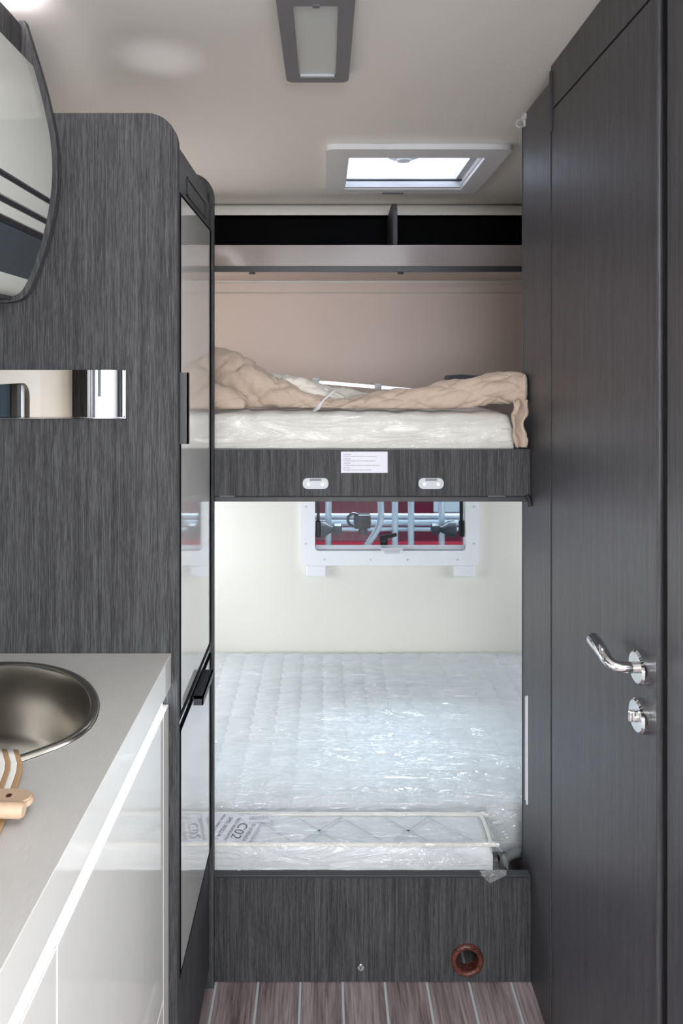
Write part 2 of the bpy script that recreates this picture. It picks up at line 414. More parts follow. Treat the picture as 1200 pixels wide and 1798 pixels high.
# entrance door in the left wall, behind the camera, seen in the mirror strip
d2 = thing('door_2', (XL, -.24, 0), None, None, kind='structure')
obj('door_leaf', B(XL-.03, XL-.005, -.48, 0.0, .02, 1.83, bev=.003), M['lightgrey'], d2)
obj('door_frame', boxes((XL-.01, XL+.014, -.06, .02, 0, 1.87), (XL-.01, XL+.014, -.53, -.47, 0, 1.87), (XL-.01, XL+.014, -.53, .02, 1.83, 1.87)), M['lightgrey'], d2)
obj('hinge_profile', boxes((XL-.005, XL+.012, -.16, -.13, .1, 1.8), (XL-.005, XL+.02, -.24, -.17, 1.28, 1.8)), M['lightgrey'], d2)
obj('seal', boxes((XL+.012, XL+.018, -.475, -.44, 0, 1.86), (XL-.004, XL+.006, -.118, -.108, 0, 1.8)), M['black'], d2)
obj('wall_partition', B(XL+.001, XL+.05, .03, .06, .91, 1.49), M['wood'], kind='structure')
# kitchen window
w = thing('window_2', (XL, .755, 1.18), None, None, kind='structure')
bm = bmesh.new(); ring_prism(bm, rrect(.37, 1.12, .96, 1.395, .05), rrect(.44, 1.07, 1.01, 1.345, .04), 'x', XL+.001, XL+.024); obj('window_frame', bm, M['wall_kitchen'], w, True)
obj('pane', B(XL-.034, XL-.030, .43, 1.08, 1.0, 1.355), M['glass'], w)
obj('blind_rail', B(XL+.003, XL+.014, .45, .47, 1.02, 1.34), M['lightgrey'], w)
for i, (y0, y1, z0, z1) in enumerate(((1.80, 2.50, .60, .96), (1.85, 2.35, 1.38, 1.62))):
    w = thing('window_%d' % (3+i), (XL, (y0+y1)/2, z0), None, None, kind='structure')
    bm = bmesh.new(); ring_prism(bm, rrect(y0-.04, y1+.04, z0-.04, z1+.04, .04), rrect(y0+.01, y1-.01, z0+.01, z1-.01, .03), 'x', XL+.001, XL+.018); obj('window_frame', bm, M['white'], w, True)
    obj('pane', B(XL-.034, XL-.030, y0, y1, z0, z1), M['glass'], w)
w = thing('window_5', (XR, 2.15, .6), None, None, kind='structure')
bm = bmesh.new(); ring_prism(bm, rrect(1.76, 2.54, .56, 1.0, .04), rrect(1.81, 2.49, .61, .95, .03), 'x', XR-.018, XR-.001); obj('window_frame', bm, M['white'], w, True)
obj('pane', B(XR+.030, XR+.034, 1.80, 2.50, .60, .96), M['glass'], w)

for nm, (x0, x1, y0, y1) in (('window_6', (-.1, .5, -1.4, -.8)), ('window_7', (-.06, .36, -.31, .11))):  # the second, unseen hatch is added to let light into the aisle
    b = bmesh.new(); ring_prism(b, rrect(x0-.05, x1+.05, y0-.05, y1+.05, .03), rrect(x0+.005, x1-.005, y0+.005, y1-.005, .01), 'z', ZC-.016, ZC-.0005); obj(nm, b, M['white'], smooth=True, kind='structure')
b = bmesh.new(); ring_prism(b, rrect(.05, .73, .03, 1.9, .06), rrect(.105, .675, .085, 1.845, .04), 'x', XR-.02, XR-.0005); obj('door_added', b, M['white'], smooth=True, kind='structure')  # unseen doorway added to let light onto the left-hand cabinets
# ---- rear window (seen under the top bunk)
w = thing('window_1', (.252, YB, .632), None, None, kind='structure')
bm = bmesh.new(); ring_prism(bm, rrect(-.0875, .591, .632, 1.075, .022), rrect(-.036, .540, .688, 1.02, .014), 'y', YB-.024, YB-.001)
obj('window_frame', bm, M['white'], w, True)
obj('pane', B(WX0, WX1, YB+.024, YB+.028, WZ0, WZ1), M['glass'], w)
obj('blind_rail', B(-.034, .538, YB-.012, YB-.002, .689, .706, bev=.003), M['lightgrey'], w)
bt = bmesh.new()
obj('blind_catch', boxes((.215, .298, YB-.03, YB-.012, .69, .702), (.228, .285, YB-.034, YB-.018, .680, .690)), M['lightgrey'], w)
for px, py in ((570, 983), (651, 983), (716, 983), (804, 983), (537, 890), (537, 955), (833, 890), (833, 955)):
    p = P(px, py, YB-.024); b = bmesh.new(); disc(b, p, .0042, 'y', -.002, 14, .0008); obj('screw', b, M['lightgrey'], w, True)
for px0, px1 in ((538, 573), (796, 832)):
    a = P(px0, 990, YB); c = P(px1, 1009, YB)
    obj('blind_end_stop', B(a.x, c.x, YB-.028, YB-.001, c.z, .6325, bev=.004), M['white'], w)
# stay arms and centre lever on the pane
for sx, px in ((1, 559), (-1, 811)):
    b = bmesh.new(); p0 = P(px, 880, YB); p1 = P(px, 914, YB); p2 = P(px, 943, YB)
    box(b, p0.x-.006, p0.x+.006, YB+.002, YB+.012, p1.z, p0.z+.03); box(b, p0.x-.010, p0.x+.010, YB-.004, YB+.014, p2.z, p1.z, bev=.004)
    obj('stay_arm', b, M['black'], w)
b = bmesh.new(); a = P(668, 946, YB); c = P(697, 938, YB)
tube(b, [(a.x, YB+.006, a.z), ((a.x+c.x)/2, YB-.002, (a.z+c.z)/2+.002), (c.x, YB-.004, c.z)], [.011, .009, .007], 10)
box(b, a.x+.002, a.x+.03, YB+.008, YB+.023, a.z-.03, a.z+.004, bev=.003)
obj('latch_lever', b, M['black'], w, True)

# ------------------------------------------------------------------ outside: bicycle rack and red vehicle
rack = thing('bicycle_rack', (.25, 3.0, .65), 'silver tubular bicycle rack on the rear wall outside the small window', 'bicycle rack')
YR = 3.0
M['silver'] = simple('silver_paint', srgb(206, 214, 222), .25, .35)
def rt(name, pts, r, m='silver'):
    b = bmesh.new(); tube(b, pts, r, 14); return obj(name, b, M[m], rack, True)
for py, r in ((906, .011), (917, .015), (929, .010)):
    z = P(0, py, YR).z; rt('cross_tube', [(-.45, YR, z), (.95, YR, z)], r)
for px in (577, 694, 722, 776):
    x = P(px, 900, YR-.04).x; rt('upright_tube', [(x, YR-.04, .50), (x, YR-.04, 1.25)], .014)
a, b_, c = P(668, 870, YR-.06), P(667, 920, YR-.06), P(640, 965, YR-.06)
rt('frame_hoop', smooth_path([a+Vector((0, 0, .2)), a, b_, c, c+Vector((-.06, 0, -.12))], 24), .014)
x = P(643, 880, YR-.03).x; rt('frame_hoop', [(x, YR-.03, .95), (x, YR-.03, 1.3)], .016)
for px in (571, 787):
    sgn = 1 if px < 600 else -1; c = P(px, 929, YR-.09); b = bmesh.new()
    tube(b, [c+Vector((-sgn*.035, 0, 0)), c+Vector((-sgn*.028, 0, 0)), c+Vector((0, 0, 0)), c+Vector((sgn*.02, 0, 0)), c+Vector((sgn*.035, 0, 0))], [.018, .036, .034, .018, .012], 18)
    tube(b, [c+Vector((sgn*.035, 0, 0)), c+Vector((sgn*.04, 0, 0)), c+Vector((sgn*.068, 0, 0)), c+Vector((sgn*.072, 0, 0))], [.014, .024, .024, .018], 8)
    o = obj('clamp_knob', b, M['charcoal'], rack, True)
c = P(634, 915, YR-.09); b = bmesh.new()
box(b, c.x-.03, c.x+.042, c.y-.02, c.y+.03, c.z-.03, c.z+.03, bev=.008)
torus(b, c+Vector((-.03, -.01, .008)), .026, .006, 'y', 20, 8)
tube(b, [c+Vector((.01, 0, -.03)), c+Vector((.01, 0, -.05))], [.016, .024], 12)
obj('tube_clamp', b, M['black'], rack, True)
for x in (-.35, .88):
    rt('wall_arm', [(x, YB+.036, .60), (x, YR, .60), (x, YR, P(0, 906, YR).z)], .012)
car = thing('parked_vehicle', (.3, 3.9, 0), 'dark red parked vehicle with pale bands outside behind the bicycle rack', 'vehicle')
b = B(-2.2, 3.0, 3.9, 5.4, .25, 2.3, bev=.08); obj('body', b, M['maroon'], car, True)
obj('side_stripe', B(-2.1, 2.9, 3.885, 3.9, .372, .392), M['red'], car)
obj('side_stripe', B(-2.1, 2.9, 3.885, 3.9, .64, .69), M['white'], car)
obj('side_window', B(.62, 1.3, 3.88, 3.9, .56, 1.1, bev=.008), M['lightgrey'], car)
for x in (-1.4, 2.1):
    b = bmesh.new(); disc(b, (x, 3.88, .33), .33, 'y', .2, 32, .03); obj('wheel', b, M['rubber'], car, True)
nv = thing('parked_vehicle', (-1.9, .6, 0), 'dark navy vehicle outside the kitchen window, seen only in the mirror strip', 'vehicle')
obj('body', B(-3.2, -1.7, -2.2, 3.2, .2, 2.4, bev=.08), simple('navy_paint', srgb(24, 30, 46), .25, coat=.4), nv, True)
obj('side_window', B(-1.70, -1.69, .2, 1.6, 1.05, 1.7), M['blackgap'], nv)
b = bmesh.new(); disc(b, (-1.85, -1.3, .33), .33, 'x', .17, 32, .03); obj('wheel', b, M['rubber'], nv, True)
b = bmesh.new(); disc(b, (-1.85, 2.3, .33), .33, 'x', .17, 32, .03); obj('wheel', b, M['rubber'], nv, True)
obj('outside_ground', B(-12, 12, -8, 14, -.12, -.1), simple('asphalt', srgb(120, 122, 126), .9, grain=.1), kind='structure')

# ------------------------------------------------------------------ bathroom partition and door (right)
YE = 1.607
bw = obj('wall_bathroom', boxes((XW+.006, XW+.022, .80, .940, 0, ZC-.001), (XW, XW+.022, 1.408, YE-.004, 0, 1.976), (XW+.001, XW+.022, .94, 1.408, 1.917, ZC-.001)), M['wood_fine'], kind='structure')
obj('wall_bathroom_side', B(XW+.022, XR-.001, .80, .822, 0.001, ZC-.001), M['wood_fine'], kind='structure')
obj('trim_4', B(XW-.0015, XW+.0235, YE-.004, YE, 0, 1.979, bev=.001), M['edge'], kind='structure')
obj('trim_5', B(XW-.0035, XW+.012, 1.398, 1.408, 1.87, ZC-.012, bev=.003), M['edge'], kind='structure')
# rounded jamb beside the door on the camera side
b = bmesh.new(); tube(b, [(XW+.003, .957, 0), (XW+.003, .957, ZC-.002)], .0045, 12); obj('trim_6', b, M['wood_fine'], smooth=True, kind='structure')
obj('trim_7', B(XW+.012, XW+.02, .94, .951, 0, ZC-.002), M['blackgap'], kind='structure')
dr = thing('door_1', (XW, 1.18, 0), None, None, kind='structure')
obj('door_leaf', B(XW+.0012, XW+.022, .962, 1.4045, .01, 1.913, bev=.0012), M['wood_fine'], dr)
hy, hz = 1.0, .948
b = bmesh.new(); disc(b, (XW+.001, hy, hz), .0245, 'x', -.012, 36, .003)
rs = obj('rosette', b, M['chrome'], dr, True)
b = bmesh.new()
pts = smooth_path([(XW-.008, hy, hz), (XW-.026, hy, hz), (XW-.040, hy+.004, hz+.001), (XW-.046, hy+.014, hz+.005), (XW-.045, hy+.032, hz+.008), (XW-.041, hy+.058, hz+.007), (XW-.037, hy+.084, hz+.005), (XW-.036, hy+.093, hz+.005)], 42)
n = len(pts); rr = [0.0080 + .0033*min(1, max(0, (i/n-.35)/.4)) for i in range(n)]; rr[-1] = .003; rr[-2] = .0065; rr[-3] = .0088
tube(b, pts, rr, 16); obj('lever_handle', b, M['chrome'], dr, True, angle=70)
b = bmesh.new(); disc(b, (XW+.001, hy, .877), .0245, 'x', -.012, 36, .003); tt = obj('lock_rosette', b, M['chrome'], dr, True)
b = bmesh.new(); disc(b, (XW-.011, hy, .877), .0085, 'x', -.003, 20, .001); box(b, XW-.021, XW-.012, hy-.0035, hy+.0035, .8685, .8855, bev=.003); obj('thumb_turn', b, M['chrome'], tt, True)
# strike slot
st = thing('metal_track', (XW, 1.57, .387), 'thin vertical chrome strip set into the dark panel edge beside the lower mattress', 'trim strip')
b = boxes((XW-.004, XW+.0, 1.563, 1.5655, .387, .635), (XW-.004, XW, 1.571, 1.5735, .392, .630)); obj('rail', b, M['white'], st)
obj('slot', B(XW-.001, XW+.0, 1.5655, 1.571, .392, .630), M['charcoal'], st)
# hook ring at the top
hk = thing('curtain_hook', (XW, 1.597, 1.95), 'small clear plastic curtain clip at the top edge of the dark partition panel', 'hook')
b = bmesh.new(); torus(b, (XW-.008, 1.599, 1.957), .009, .0016, 'y', 20, 8); obj('ring', b, M['lightgrey'], hk, True)
obj('clip', boxes((XW-.006, XW-.0005, 1.572, 1.592, 1.960, 1.972), (XW-.005, XW-.0005, 1.580, 1.588, 1.945, 1.962)), M['lightgrey'], hk)

# ------------------------------------------------------------------ ceiling lamp and hatch
lp = thing('ceiling_light', (-.0145, 1.28, ZC), 'rectangular grey framed ceiling light with a frosted panel', 'ceiling light')
b = bmesh.new(); ring_prism(b, rrect(-.080, .051, 1.105, 1.452, .016), rrect(-.053, .0235, 1.145, 1.428, .002), 'z', ZC-.016, ZC-.001); obj('lamp_frame', b, M['grey'], lp, True, angle=50)
obj('diffuser', B(-.053, .0235, 1.145, 1.428, ZC-.010, ZC-.004), M['frost'], lp)
b = bmesh.new(); box(b, -.020, -.008, 1.140, 1.150, ZC-.0172, ZC-.012); obj('clip', b, M['grey'], lp)
b = bmesh.new(); box(b, -.050, .021, 1.4225, 1.4285, ZC-.015, ZC-.010); obj('end_strip', b, M['lightgrey'], lp)

ht = thing('roof_hatch', (.265, 2.14, ZC), 'square white framed skylight hatch glowing in the ceiling above the top bunk', 'skylight')
b = bmesh.new(); ring_prism(b, rrect(.005, .525, 1.896, 2.384, .022), rrect(HX0, HX1, HY0, HY1, .004), 'z', ZC-.016, ZC-.0005); obj('hatch_frame', b, M['white'], ht, True, angle=50)
b = bmesh.new(); ring_prism(b, rrect(HX0-.001, HX1+.001, HY0-.001, HY1+.001, .004), rrect(HX0+.006, HX1-.006, HY0+.006, HY1-.006, .004), 'z', ZC-.004, ZC+.10); obj('hatch_lining', b, M['white'], ht, True, angle=50)
b = bmesh.new(); grid(b, 20, 20, lambda u, v: Vector((HX0-.03+(HX1-HX0+.06)*u, HY0-.03+(HY1-HY0+.06)*v, ZC+.10+.05*(1-(2*u-1)**6)*(1-(2*v-1)**6)))); obj('dome', b, M['dome'], ht, True)
b = bmesh.new(); tube(b, [(HX0+.004, HY1-.045, ZC+.004), (HX1-.004, HY1-.045, ZC+.004)], .004, 8); obj('screen_bar', b, M['charcoal'], ht, True)
obj('screen_cassette', boxes((HX0+.004, HX1-.004, HY1-.018, HY1-.003, ZC-.012, ZC+.02), (HX1-.025, HX1-.007, HY0+.01, HY1-.02, ZC+.01, ZC+.035)), M['lightgrey'], ht)
b = bmesh.new(); disc(b, (.256, 2.205, ZC+.058), .050, 'z', .015, 32, .004); disc(b, (.256, 2.205, ZC+.044), .022, 'z', .015, 24, .003); tube(b, [(.256, 2.205, ZC+.07), (.256, 2.205, ZC+.148)], .02, 16); obj('crank_knob', b, M['white'], ht, True)
obj('catch', B(.20, .275, HY1+.028, HY1+.046, ZC-.021, ZC-.015, bev=.002), M['grey'], ht)

# ------------------------------------------------------------------ rear overhead shelf
YS = 2.35
sh = thing('overhead_shelf', (.25, YS, 1.716), 'long white fronted shelf with a black interior high on the rear wall', 'shelf')
obj('front_lip', B(XL+.002, XR-.002, YS, YS+.016, 1.735, 1.808, bev=.001), simple('gloss_beige_front', srgb(142, 132, 129), .12, coat=.4), sh)
obj('shelf_board', B(XL+.002, XR-.002, YS+.012, YB-.013, 1.719, 1.7345), M['wall_pink'], sh)
obj('shelf_edge', B(XL+.002, XR-.002, YS-.002, YS+.0115, 1.716, 1.7345), M['edge'], sh)
obj('back_lining', B(XL+.002, XR-.002, YB-.010, YB-.0015, 1.737, 1.9545), M['blackpanel'], sh)
b = bmesh.new(); prism(b, [(YS+.017, 1.737), (YB-.017, 1.737), (YB-.017, ZC-.060), (YS+.10, 1.965)]+[(YS+.017+.03-.03*math.sin(a), 1.93+.03*math.cos(a)) for a in [PI/2*k/6 for k in range(7)]], 'x', .238, .253)
obj('divider', b, M['wood'], sh)
b = bmesh.new()
b.free()
for px in (442, 705):
    b = bmesh.new(); x = P(px, 477, YS).x; c = Vector((x, YS+.02, 1.7155)); tube(b, [c, c-Vector((0, 0, .005))], .011, 16)
    obj('shelf_stud', b, M['edge'], sh)

# ------------------------------------------------------------------ fridge tower (left)
fc = thing('fridge_cabinet', (-.54, 1.35, 0), 'tall dark grey wood grain cabinet with rounded top corner around the fridge', 'cabinet')
TZ = 1.820
b = bmesh.new(); prism(b, rrect(XL+.002, -.2505, .001, TZ, .052, 10, (1, 0, 0, 0)), 'y', YP, YP+.018); obj('side_panel', b, M['wood'], fc)
b = bmesh.new(); prism(b, rrect(XL+.002, -.2475, .001, TZ, .052, 10, (1, 0, 0, 0)), 'y', 1.525, 1.5395); obj('side_panel', b, M['wood'], fc)
obj('top_board', B(XL+.002, -.258, YP+.018, 1.525, 1.752, 1.766), M['edge'], fc)
obj('front_rail', B(-.275, -.2575, YP+.0185, 1.5245, 1.752, 1.776), M['edge'], fc)
obj('plinth', boxes((XL+.002, -.2575, YP+.0185, 1.5245, .045, .312), (XL+.002, -.275, YP+.0185, 1.5245, .001, .045)), M['wood'], fc)
fr = thing('refrigerator', (-.53, 1.35, .314), 'built in slim fridge with pale glossy doors and black trim', 'refrigerator')
y0, y1 = YP+.020, 1.523
obj('housing', B(XL+.01, -.268, y0, y1, .314, 1.751), M['black'], fr)
g = obj('vent_grille', B(-.2675, -.2535, y0, y1, 1.694, 1.750, bev=.001), M['charcoal'], fr)
b = bmesh.new(); ya, yb, za, zb = y0+.075, y1-.07, 1.703, 1.738
box(b, -.2537, -.2515, ya, yb, zb-.003, zb); box(b, -.2537, -.2515, ya, yb, za, za+.003); box(b, -.2537, -.2515, ya, ya+.003, za, zb); box(b, -.2537, -.2515, yb-.003, yb, za, zb)
obj('grille_inset', b, M['black'], g)
M['seal_black'] = simple('matt_black_seal', srgb(14, 15, 20), .8, 0, .05)
def door(zb, zt):
    d = obj('door', B(-.2625, -.2528, y0+.0195, y1-.0175, zb+.003, zt-.003, bev=.0008), M['glass_door'], fr)
    b = bmesh.new(); ring_prism(b, [(y1, zt), (y0, zt), (y0, zb), (y1, zb)], [(y1-.018, zt-.0035), (y0+.020, zt-.0035), (y0+.020, zb+.0035), (y1-.018, zb+.0035)], 'x', -.2675, -.2522)
    obj('door_trim', b, M['seal_black'], d); return d
d = door(.778, 1.692)
b = boxes((-.2513, -.2360, y0+.0005, y0+.0045, 1.254, 1.378), (-.2385, -.2360, y0+.0005, y0+.012, 1.254, 1.378)); obj('door_handle', b, M['charcoal'], d)
obj('door_handle_plate', B(-.2525, -.2505, y0+.0005, y0+.02, 1.254, 1.378), M['charcoal'], d)
d = door(.320, .750)
obj('gasket', B(-.262, -.2560, y0, y1, .7515, .7765), M['black'], fr)
obj('gasket_strip', B(-.2565, -.2535, y0+.002, y1-.002, .762, .767), M['alu'], fr)
b = boxes((-.2535, -.2330, 1.312, 1.430, .7505, .7545), (-.2355, -.2330, 1.312, 1.430, .738, .7545), (-.2515, -.2330, 1.312, 1.316, .738, .7545)); obj('door_handle', b, M['charcoal'], d)

# ------------------------------------------------------------------ kitchen unit (left foreground)
XA = -.2622; XD = -.2645
# sink outline
SC = Vector((-.516, .920)); SR = .200
def sink_outline(off=0.0, n=72):
    R = SR+off; out = []
    d = Vector((-.049, -.034)).normalized(); nrm = Vector((-d.y, d.x))     # chord direction and normal
    if nrm.dot(SC-Vector((-.382, .837))) > 0: nrm = -nrm
    c0 = (Vector((-.374, .843))-SC).dot(nrm)+off
    k = 14.0
    for i in range(n):
        a = 2*PI*i/n; u = Vector((math.cos(a), math.sin(a))); r = R
        dn = u.dot(nrm)
        if dn > .05:
            rc = c0/dn; p = 10; r = (R**-p+rc**-p)**(-1/p)
        out.append((SC.x+u.x*r, SC.y+u.y*r))
    return out
wt = thing('worktop', (-.54, .3, .825), 'pale greige kitchen worktop with a deep glossy front edge', 'worktop')
bm = bmesh.new()
so = sink_outline(0.003)
def wt_outer(n=72):
    out = []; x0, x1, yy0, yy1 = XL+.003, XA-.0005, -.05, YP-.001
    for i in range(n):
        a = 2*PI*i/n; dx, dy = math.cos(a), math.sin(a); ts = []
        if dx > 1e-6: ts.append((x1-SC.x)/dx)
        if dx < -1e-6: ts.append((x0-SC.x)/dx)
        if dy > 1e-6: ts.append((yy1-SC.y)/dy)
        if dy < -1e-6: ts.append((yy0-SC.y)/dy)
        t = min(ts); out.append([SC.x+dx*t, SC.y+dy*t])
    for cx, cy in ((x0, yy0), (x0, yy1), (x1, yy0), (x1, yy1)):
        j = min(range(n), key=lambda q: (out[q][0]-cx)**2+(out[q][1]-cy)**2); out[j] = [cx, cy]
    return [tuple(p) for p in out]
ring_prism(bm, wt_outer(), so, 'z', .872, .9006)
obj('top_board', bm, M['counter'], wt)
obj('front_edge', B(XA-.0005, XA+.0015, -.05, YP-.0012, .846, .9008, bev=.0004), M['gloss'], wt)
obj('edge_backing', B(XA-.02, XA-.0005, -.05, YP-.0012, .846, .872), M['gloss'], wt)

kc = thing('kitchen_cabinet', (-.54, .55, 0), 'glossy pale grey kitchen base unit with flat doors under the worktop', 'cabinet')
obj('carcass', boxes((XL+.004, -.30, -.04, YP-.002, .06, .845), (XL+.004, -.34, -.04, YP-.002, 0.001, .06)), M['gloss'], kc) if False else None
obj('carcass', boxes((-.315, -.290, -.04, YP-.003, .06, .812), (XL+.004, XL+.02, -.04, YP-.003, .06, .84), (XL+.02, -.30, -.04, YP-.003, .06, .08), (XL+.02, -.30, -.04, -.02, .06, .845), (XL+.004, -.34, -.04, YP-.003, .001, .06)), M['lightgrey'], kc)
obj('end_filler', B(-.29, XD, 1.123, YP-.003, .06, .815, bev=.001), M['gloss'], kc)
for (a, c, za, zb) in ((.676, 1.121, .35, .815), (.226, .6745, .35, .815), (-.04, .2245, .35, .815)):
    obj('door', B(-.285, XD, a, c, za, zb, bev=.0015), M['gloss'], kc)
obj('lower_drawer', B(-.285, XD, .676, 1.121, .065, .346, bev=.0015), M['gloss'], kc)
obj('lower_drawer', B(-.285, XD, -.04, .6745, .065, .346, bev=.0015), M['gloss'], kc)
ls = thing('led_strip_light', (-.275, .54, .83), 'glowing white strip light running along under the worktop edge', 'light')
obj('light_tube', B(-.286, XD-.0005, -.03, 1.118, .8175, .8455, bev=.001), M['led'], ls)
obj('light_channel', boxes((-.2895, -.2862, -.03, 1.118, .8155, .845), (-.2862, XD-.001, -.03, 1.118, .8155, .8172)), M['alu'], ls)

sk = thing('sink', (SC.x, SC.y, .74), 'round brushed steel sink bowl sunk in the pale worktop', 'sink')
def sink_loop(off, z, shrink=1.0):
    return [Vector((SC.x+(x-SC.x)*shrink, SC.y+(y-SC.y)*shrink, z)) for x, y in sink_outline(off)]
b = bmesh.new()
prof = [(.002, .9010), (.001, .9045), (-.003, .9062), (-.008, .9050), (-.010, .901)]
rings = [[b.verts.new(p) for p in sink_loop(o, z)] for o, z in prof]
for i in range(len(rings)-1):
    for k in range(72): b.faces.new((rings[i][k], rings[i][(k+1) % 72], rings[i+1][(k+1) % 72], rings[i+1][k]))
obj('rim', b, M['steel'], sk, True, angle=60)
b = bmesh.new()
prof = [(-.010, .901, 1), (-.012, .89, 1), (-.016, .84, 1), (-.020, .80, .99), (-.024, .775, .97), (-.03, .762, .92), (-.04, .757, .8), (-.05, .755, .5), (-.06, .754, .2)]
rings = [[b.verts.new(p) for p in sink_loop(o, z, s)] for o, z, s in prof]
for i in range(len(rings)-1):
    for k in range(72): b.faces.new((rings[i][k], rings[i][(k+1) % 72], rings[i+1][(k+1) % 72], rings[i+1][k]))
b.faces.new(rings[-1])
obj('bowl', b, M['steel'], sk, True, angle=60)
b = bmesh.new(); disc(b, (SC.x-.02, SC.y-.01, .755), .035, 'z', .004, 28, .002); obj('drain', b, M['chrome'], sk, True)

# striped towel and wooden utensils
tw = thing('tea_towel', (-.46, .78, .9012), 'white and tan striped tea towel lying on the worktop beside the sink', 'towel')
def strip_band(u0, u1, mat, name):
    b = bmesh.new()
    def fn(s, t):
        u = u0+(u1-u0)*t; y = .560+(.283+.10*max(0, 1-0*u)*0)*s
        x = -.3600+(.818-y)*.22-u-.45*max(0, y-.815)
        z = .9035+.0008*(1+math.sin(s*9))+.0008*(1+math.sin(u*90))+.0075*math.exp(-max(0, .842-y)**2/.03**2)
        return Vector((x, y, z))
    grid(b, 24, 4, fn)
    o = obj(name, b, mat, tw, True)
    md = o.modifiers.new('thick', 'SOLIDIFY'); md.thickness = .0025; md.offset = 1
    return o
k = 0.0; j = 0
while k < .20:
    wd = .0075 if j % 2 else .0065
    strip_band(k, k+wd, M['cloth_tan'] if j % 2 == 0 else M['cloth_white'], 'tan_stripe' if j % 2 == 0 else 'white_stripe'); k += wd; j += 1
def flat_spoon(name, py, halfh, tip, label, cat, hole, z):
    Yc = F*(CZ-z)/(py-CY); xt = (tip-CX)*Yc/F; poly = []
    r = halfh; n = 12
    for i in range(n+1): a = -PI/2+PI*i/n; poly.append((xt-r*1.3+r*1.3*math.cos(a), Yc+r*math.sin(a)))
    poly += [(xt-.10, Yc+r*.95), (xt-.22, Yc+r*.6), (xt-.22, Yc-r*.6), (xt-.10, Yc-r*.95)]
    b = bmesh.new(); prism(b, poly, 'z', z-.009, z)
    bmesh.ops.bevel(b, geom=[e for e in b.edges], offset=.002, segments=2, affect='EDGES')
    t = thing(name, (xt-.1, Yc, z-.009), label, cat)
    h = obj('handle', b, M['spoonwood'], t, True)
    if hole:
        b = bmesh.new(); disc(b, (xt-.026, Yc, z-.001), .0032, 'z', .0014, 14); obj('hanging_hole', b, M['ring'], h)
    return t
flat_spoon('wooden_spatula', 1397, .0125, 58, 'flat beech spatula handle with a small hole lying on the striped towel', 'spatula', True, .926)
Yc = F*(CZ-.922)/(1421-CY); xt = (42-CX)*Yc/F; b = bmesh.new()
tube(b, [(xt-.22, Yc+.004, .924), (xt-.1, Yc+.002, .922), (xt-.003, Yc, .921), (xt, Yc, .921)], [.006, .0075, .008, .0065], 14)
obj('wooden_spoon', b, M['spoonwood'], None, True, 'round beech spoon handle lying just in front of the flat spatula', 'spoon')

# ------------------------------------------------------------------ mirror strip on the tall panel
ms = thing('mirror_strip', (-.48, YP, 1.30), 'narrow horizontal polished mirror plate fixed on the dark side panel above the worktop', 'mirror')
b = bmesh.new(); prism(b, rrect(-.80, -.3375, 1.303, 1.3825, .004, 5), 'y', YP-.009, YP-.003); obj('plate', b, M['mirror'], ms)
obj('backing', B(-.795, -.343, YP-.003, YP-.0003, 1.308, 1.377), M['charcoal'], ms)
obj('lower_edge', B(-.80, -.3365, YP-.0105, YP-.002, 1.3005, 1.3028, bev=.0005), M['chrome'], ms)
obj('end_edge', B(-.3373, -.3355, YP-.0105, YP-.002, 1.3005, 1.3825, bev=.0005), M['chrome'], ms)

# ------------------------------------------------------------------ overhead locker (top left)
YO = 1.150
oc = thing('overhead_locker', (-.65, .6, 1.495), 'curved glossy overhead locker with white door and dark stripes above the worktop', 'cupboard')
prof_px = [(45, 38), (62, 92), (78, 145), (90, 195), (99, 240), (103, 285), (102, 330), (96, 375), (86, 420), (73, 462), (58, 500), (46, 519), (32, 528), (16, 531), (0, 532)]
prof = [(P(px, py, YO).x, P(px, py, YO).z) for px, py in prof_px]
sp = [(p.x, p.y) for p in smooth_path([(a[0], a[1], 0) for a in prof], 84)]
b = bmesh.new(); prism(b, sp+[(XL+.003, prof[-1][1]), (XL+.003, prof[0][1])], 'y', YO-.004, YO+.010); obj('end_panel', b, M['wood'], oc)
# door skin: same profile pulled in
def inset(pts, d):
    out = []
    for i, p in enumerate(pts):
        a = pts[max(0, i-1)]; c = pts[min(len(pts)-1, i+1)]; t = Vector((c[0]-a[0], c[1]-a[1])).normalized(); nn = Vector((t.y, -t.x))
        out.append((p[0]+nn.x*d, p[1]+nn.y*d))
    return out
ins = inset(sp, .009)
if ins[len(ins)//2][0] > sp[len(sp)//2][0]: ins = inset(sp, -.009)
def skin(z_hi, z_lo, d, name, mat, ya, yb):
    s = []
    for a, c in zip(ins[:-1], ins[1:]):
        zs = sorted({max(z_lo, min(z_hi, a[1])), max(z_lo, min(z_hi, c[1]))}, reverse=a[1] > c[1])
        if abs(a[1]-c[1]) < 1e-7:
            if z_lo <= a[1] <= z_hi: s.append(a)
            continue
        if max(a[1], c[1]) < z_lo or min(a[1], c[1]) > z_hi: continue
        for z in zs:
            t = (z-a[1])/(c[1]-a[1]); p = (a[0]+(c[0]-a[0])*t, z)
            if not s or (p[0]-s[-1][0])**2+(p[1]-s[-1][1])**2 > 1e-9: s.append(p)
    s = [(p[0]+d, p[1]) for p in s]; b = bmesh.new()
    back = [(p[0]-.014, p[1]) for p in s][::-1]
    prism(b, s+back, 'y', ya, yb); return obj(name, b, mat, oc, True, angle=40)
ZD = 1.892
yo0 = -.05
zl = {k: P(px, py, YO-.005).z for k, (px, py) in {'a1': (90, 351), 'a2': (89, 359), 'b1': (84, 385), 'b2': (83, 394), 'c1': (79, 412), 'c2': (77, 422), 'd1': (50, 491)}.items()}
M['gloss_panel'] = simple('gloss_white_curved', srgb(204, 206, 200), 0.10, coat=0.5)
M['slate'] = simple('gloss_slate', srgb(66, 72, 78), 0.15, coat=0.3)
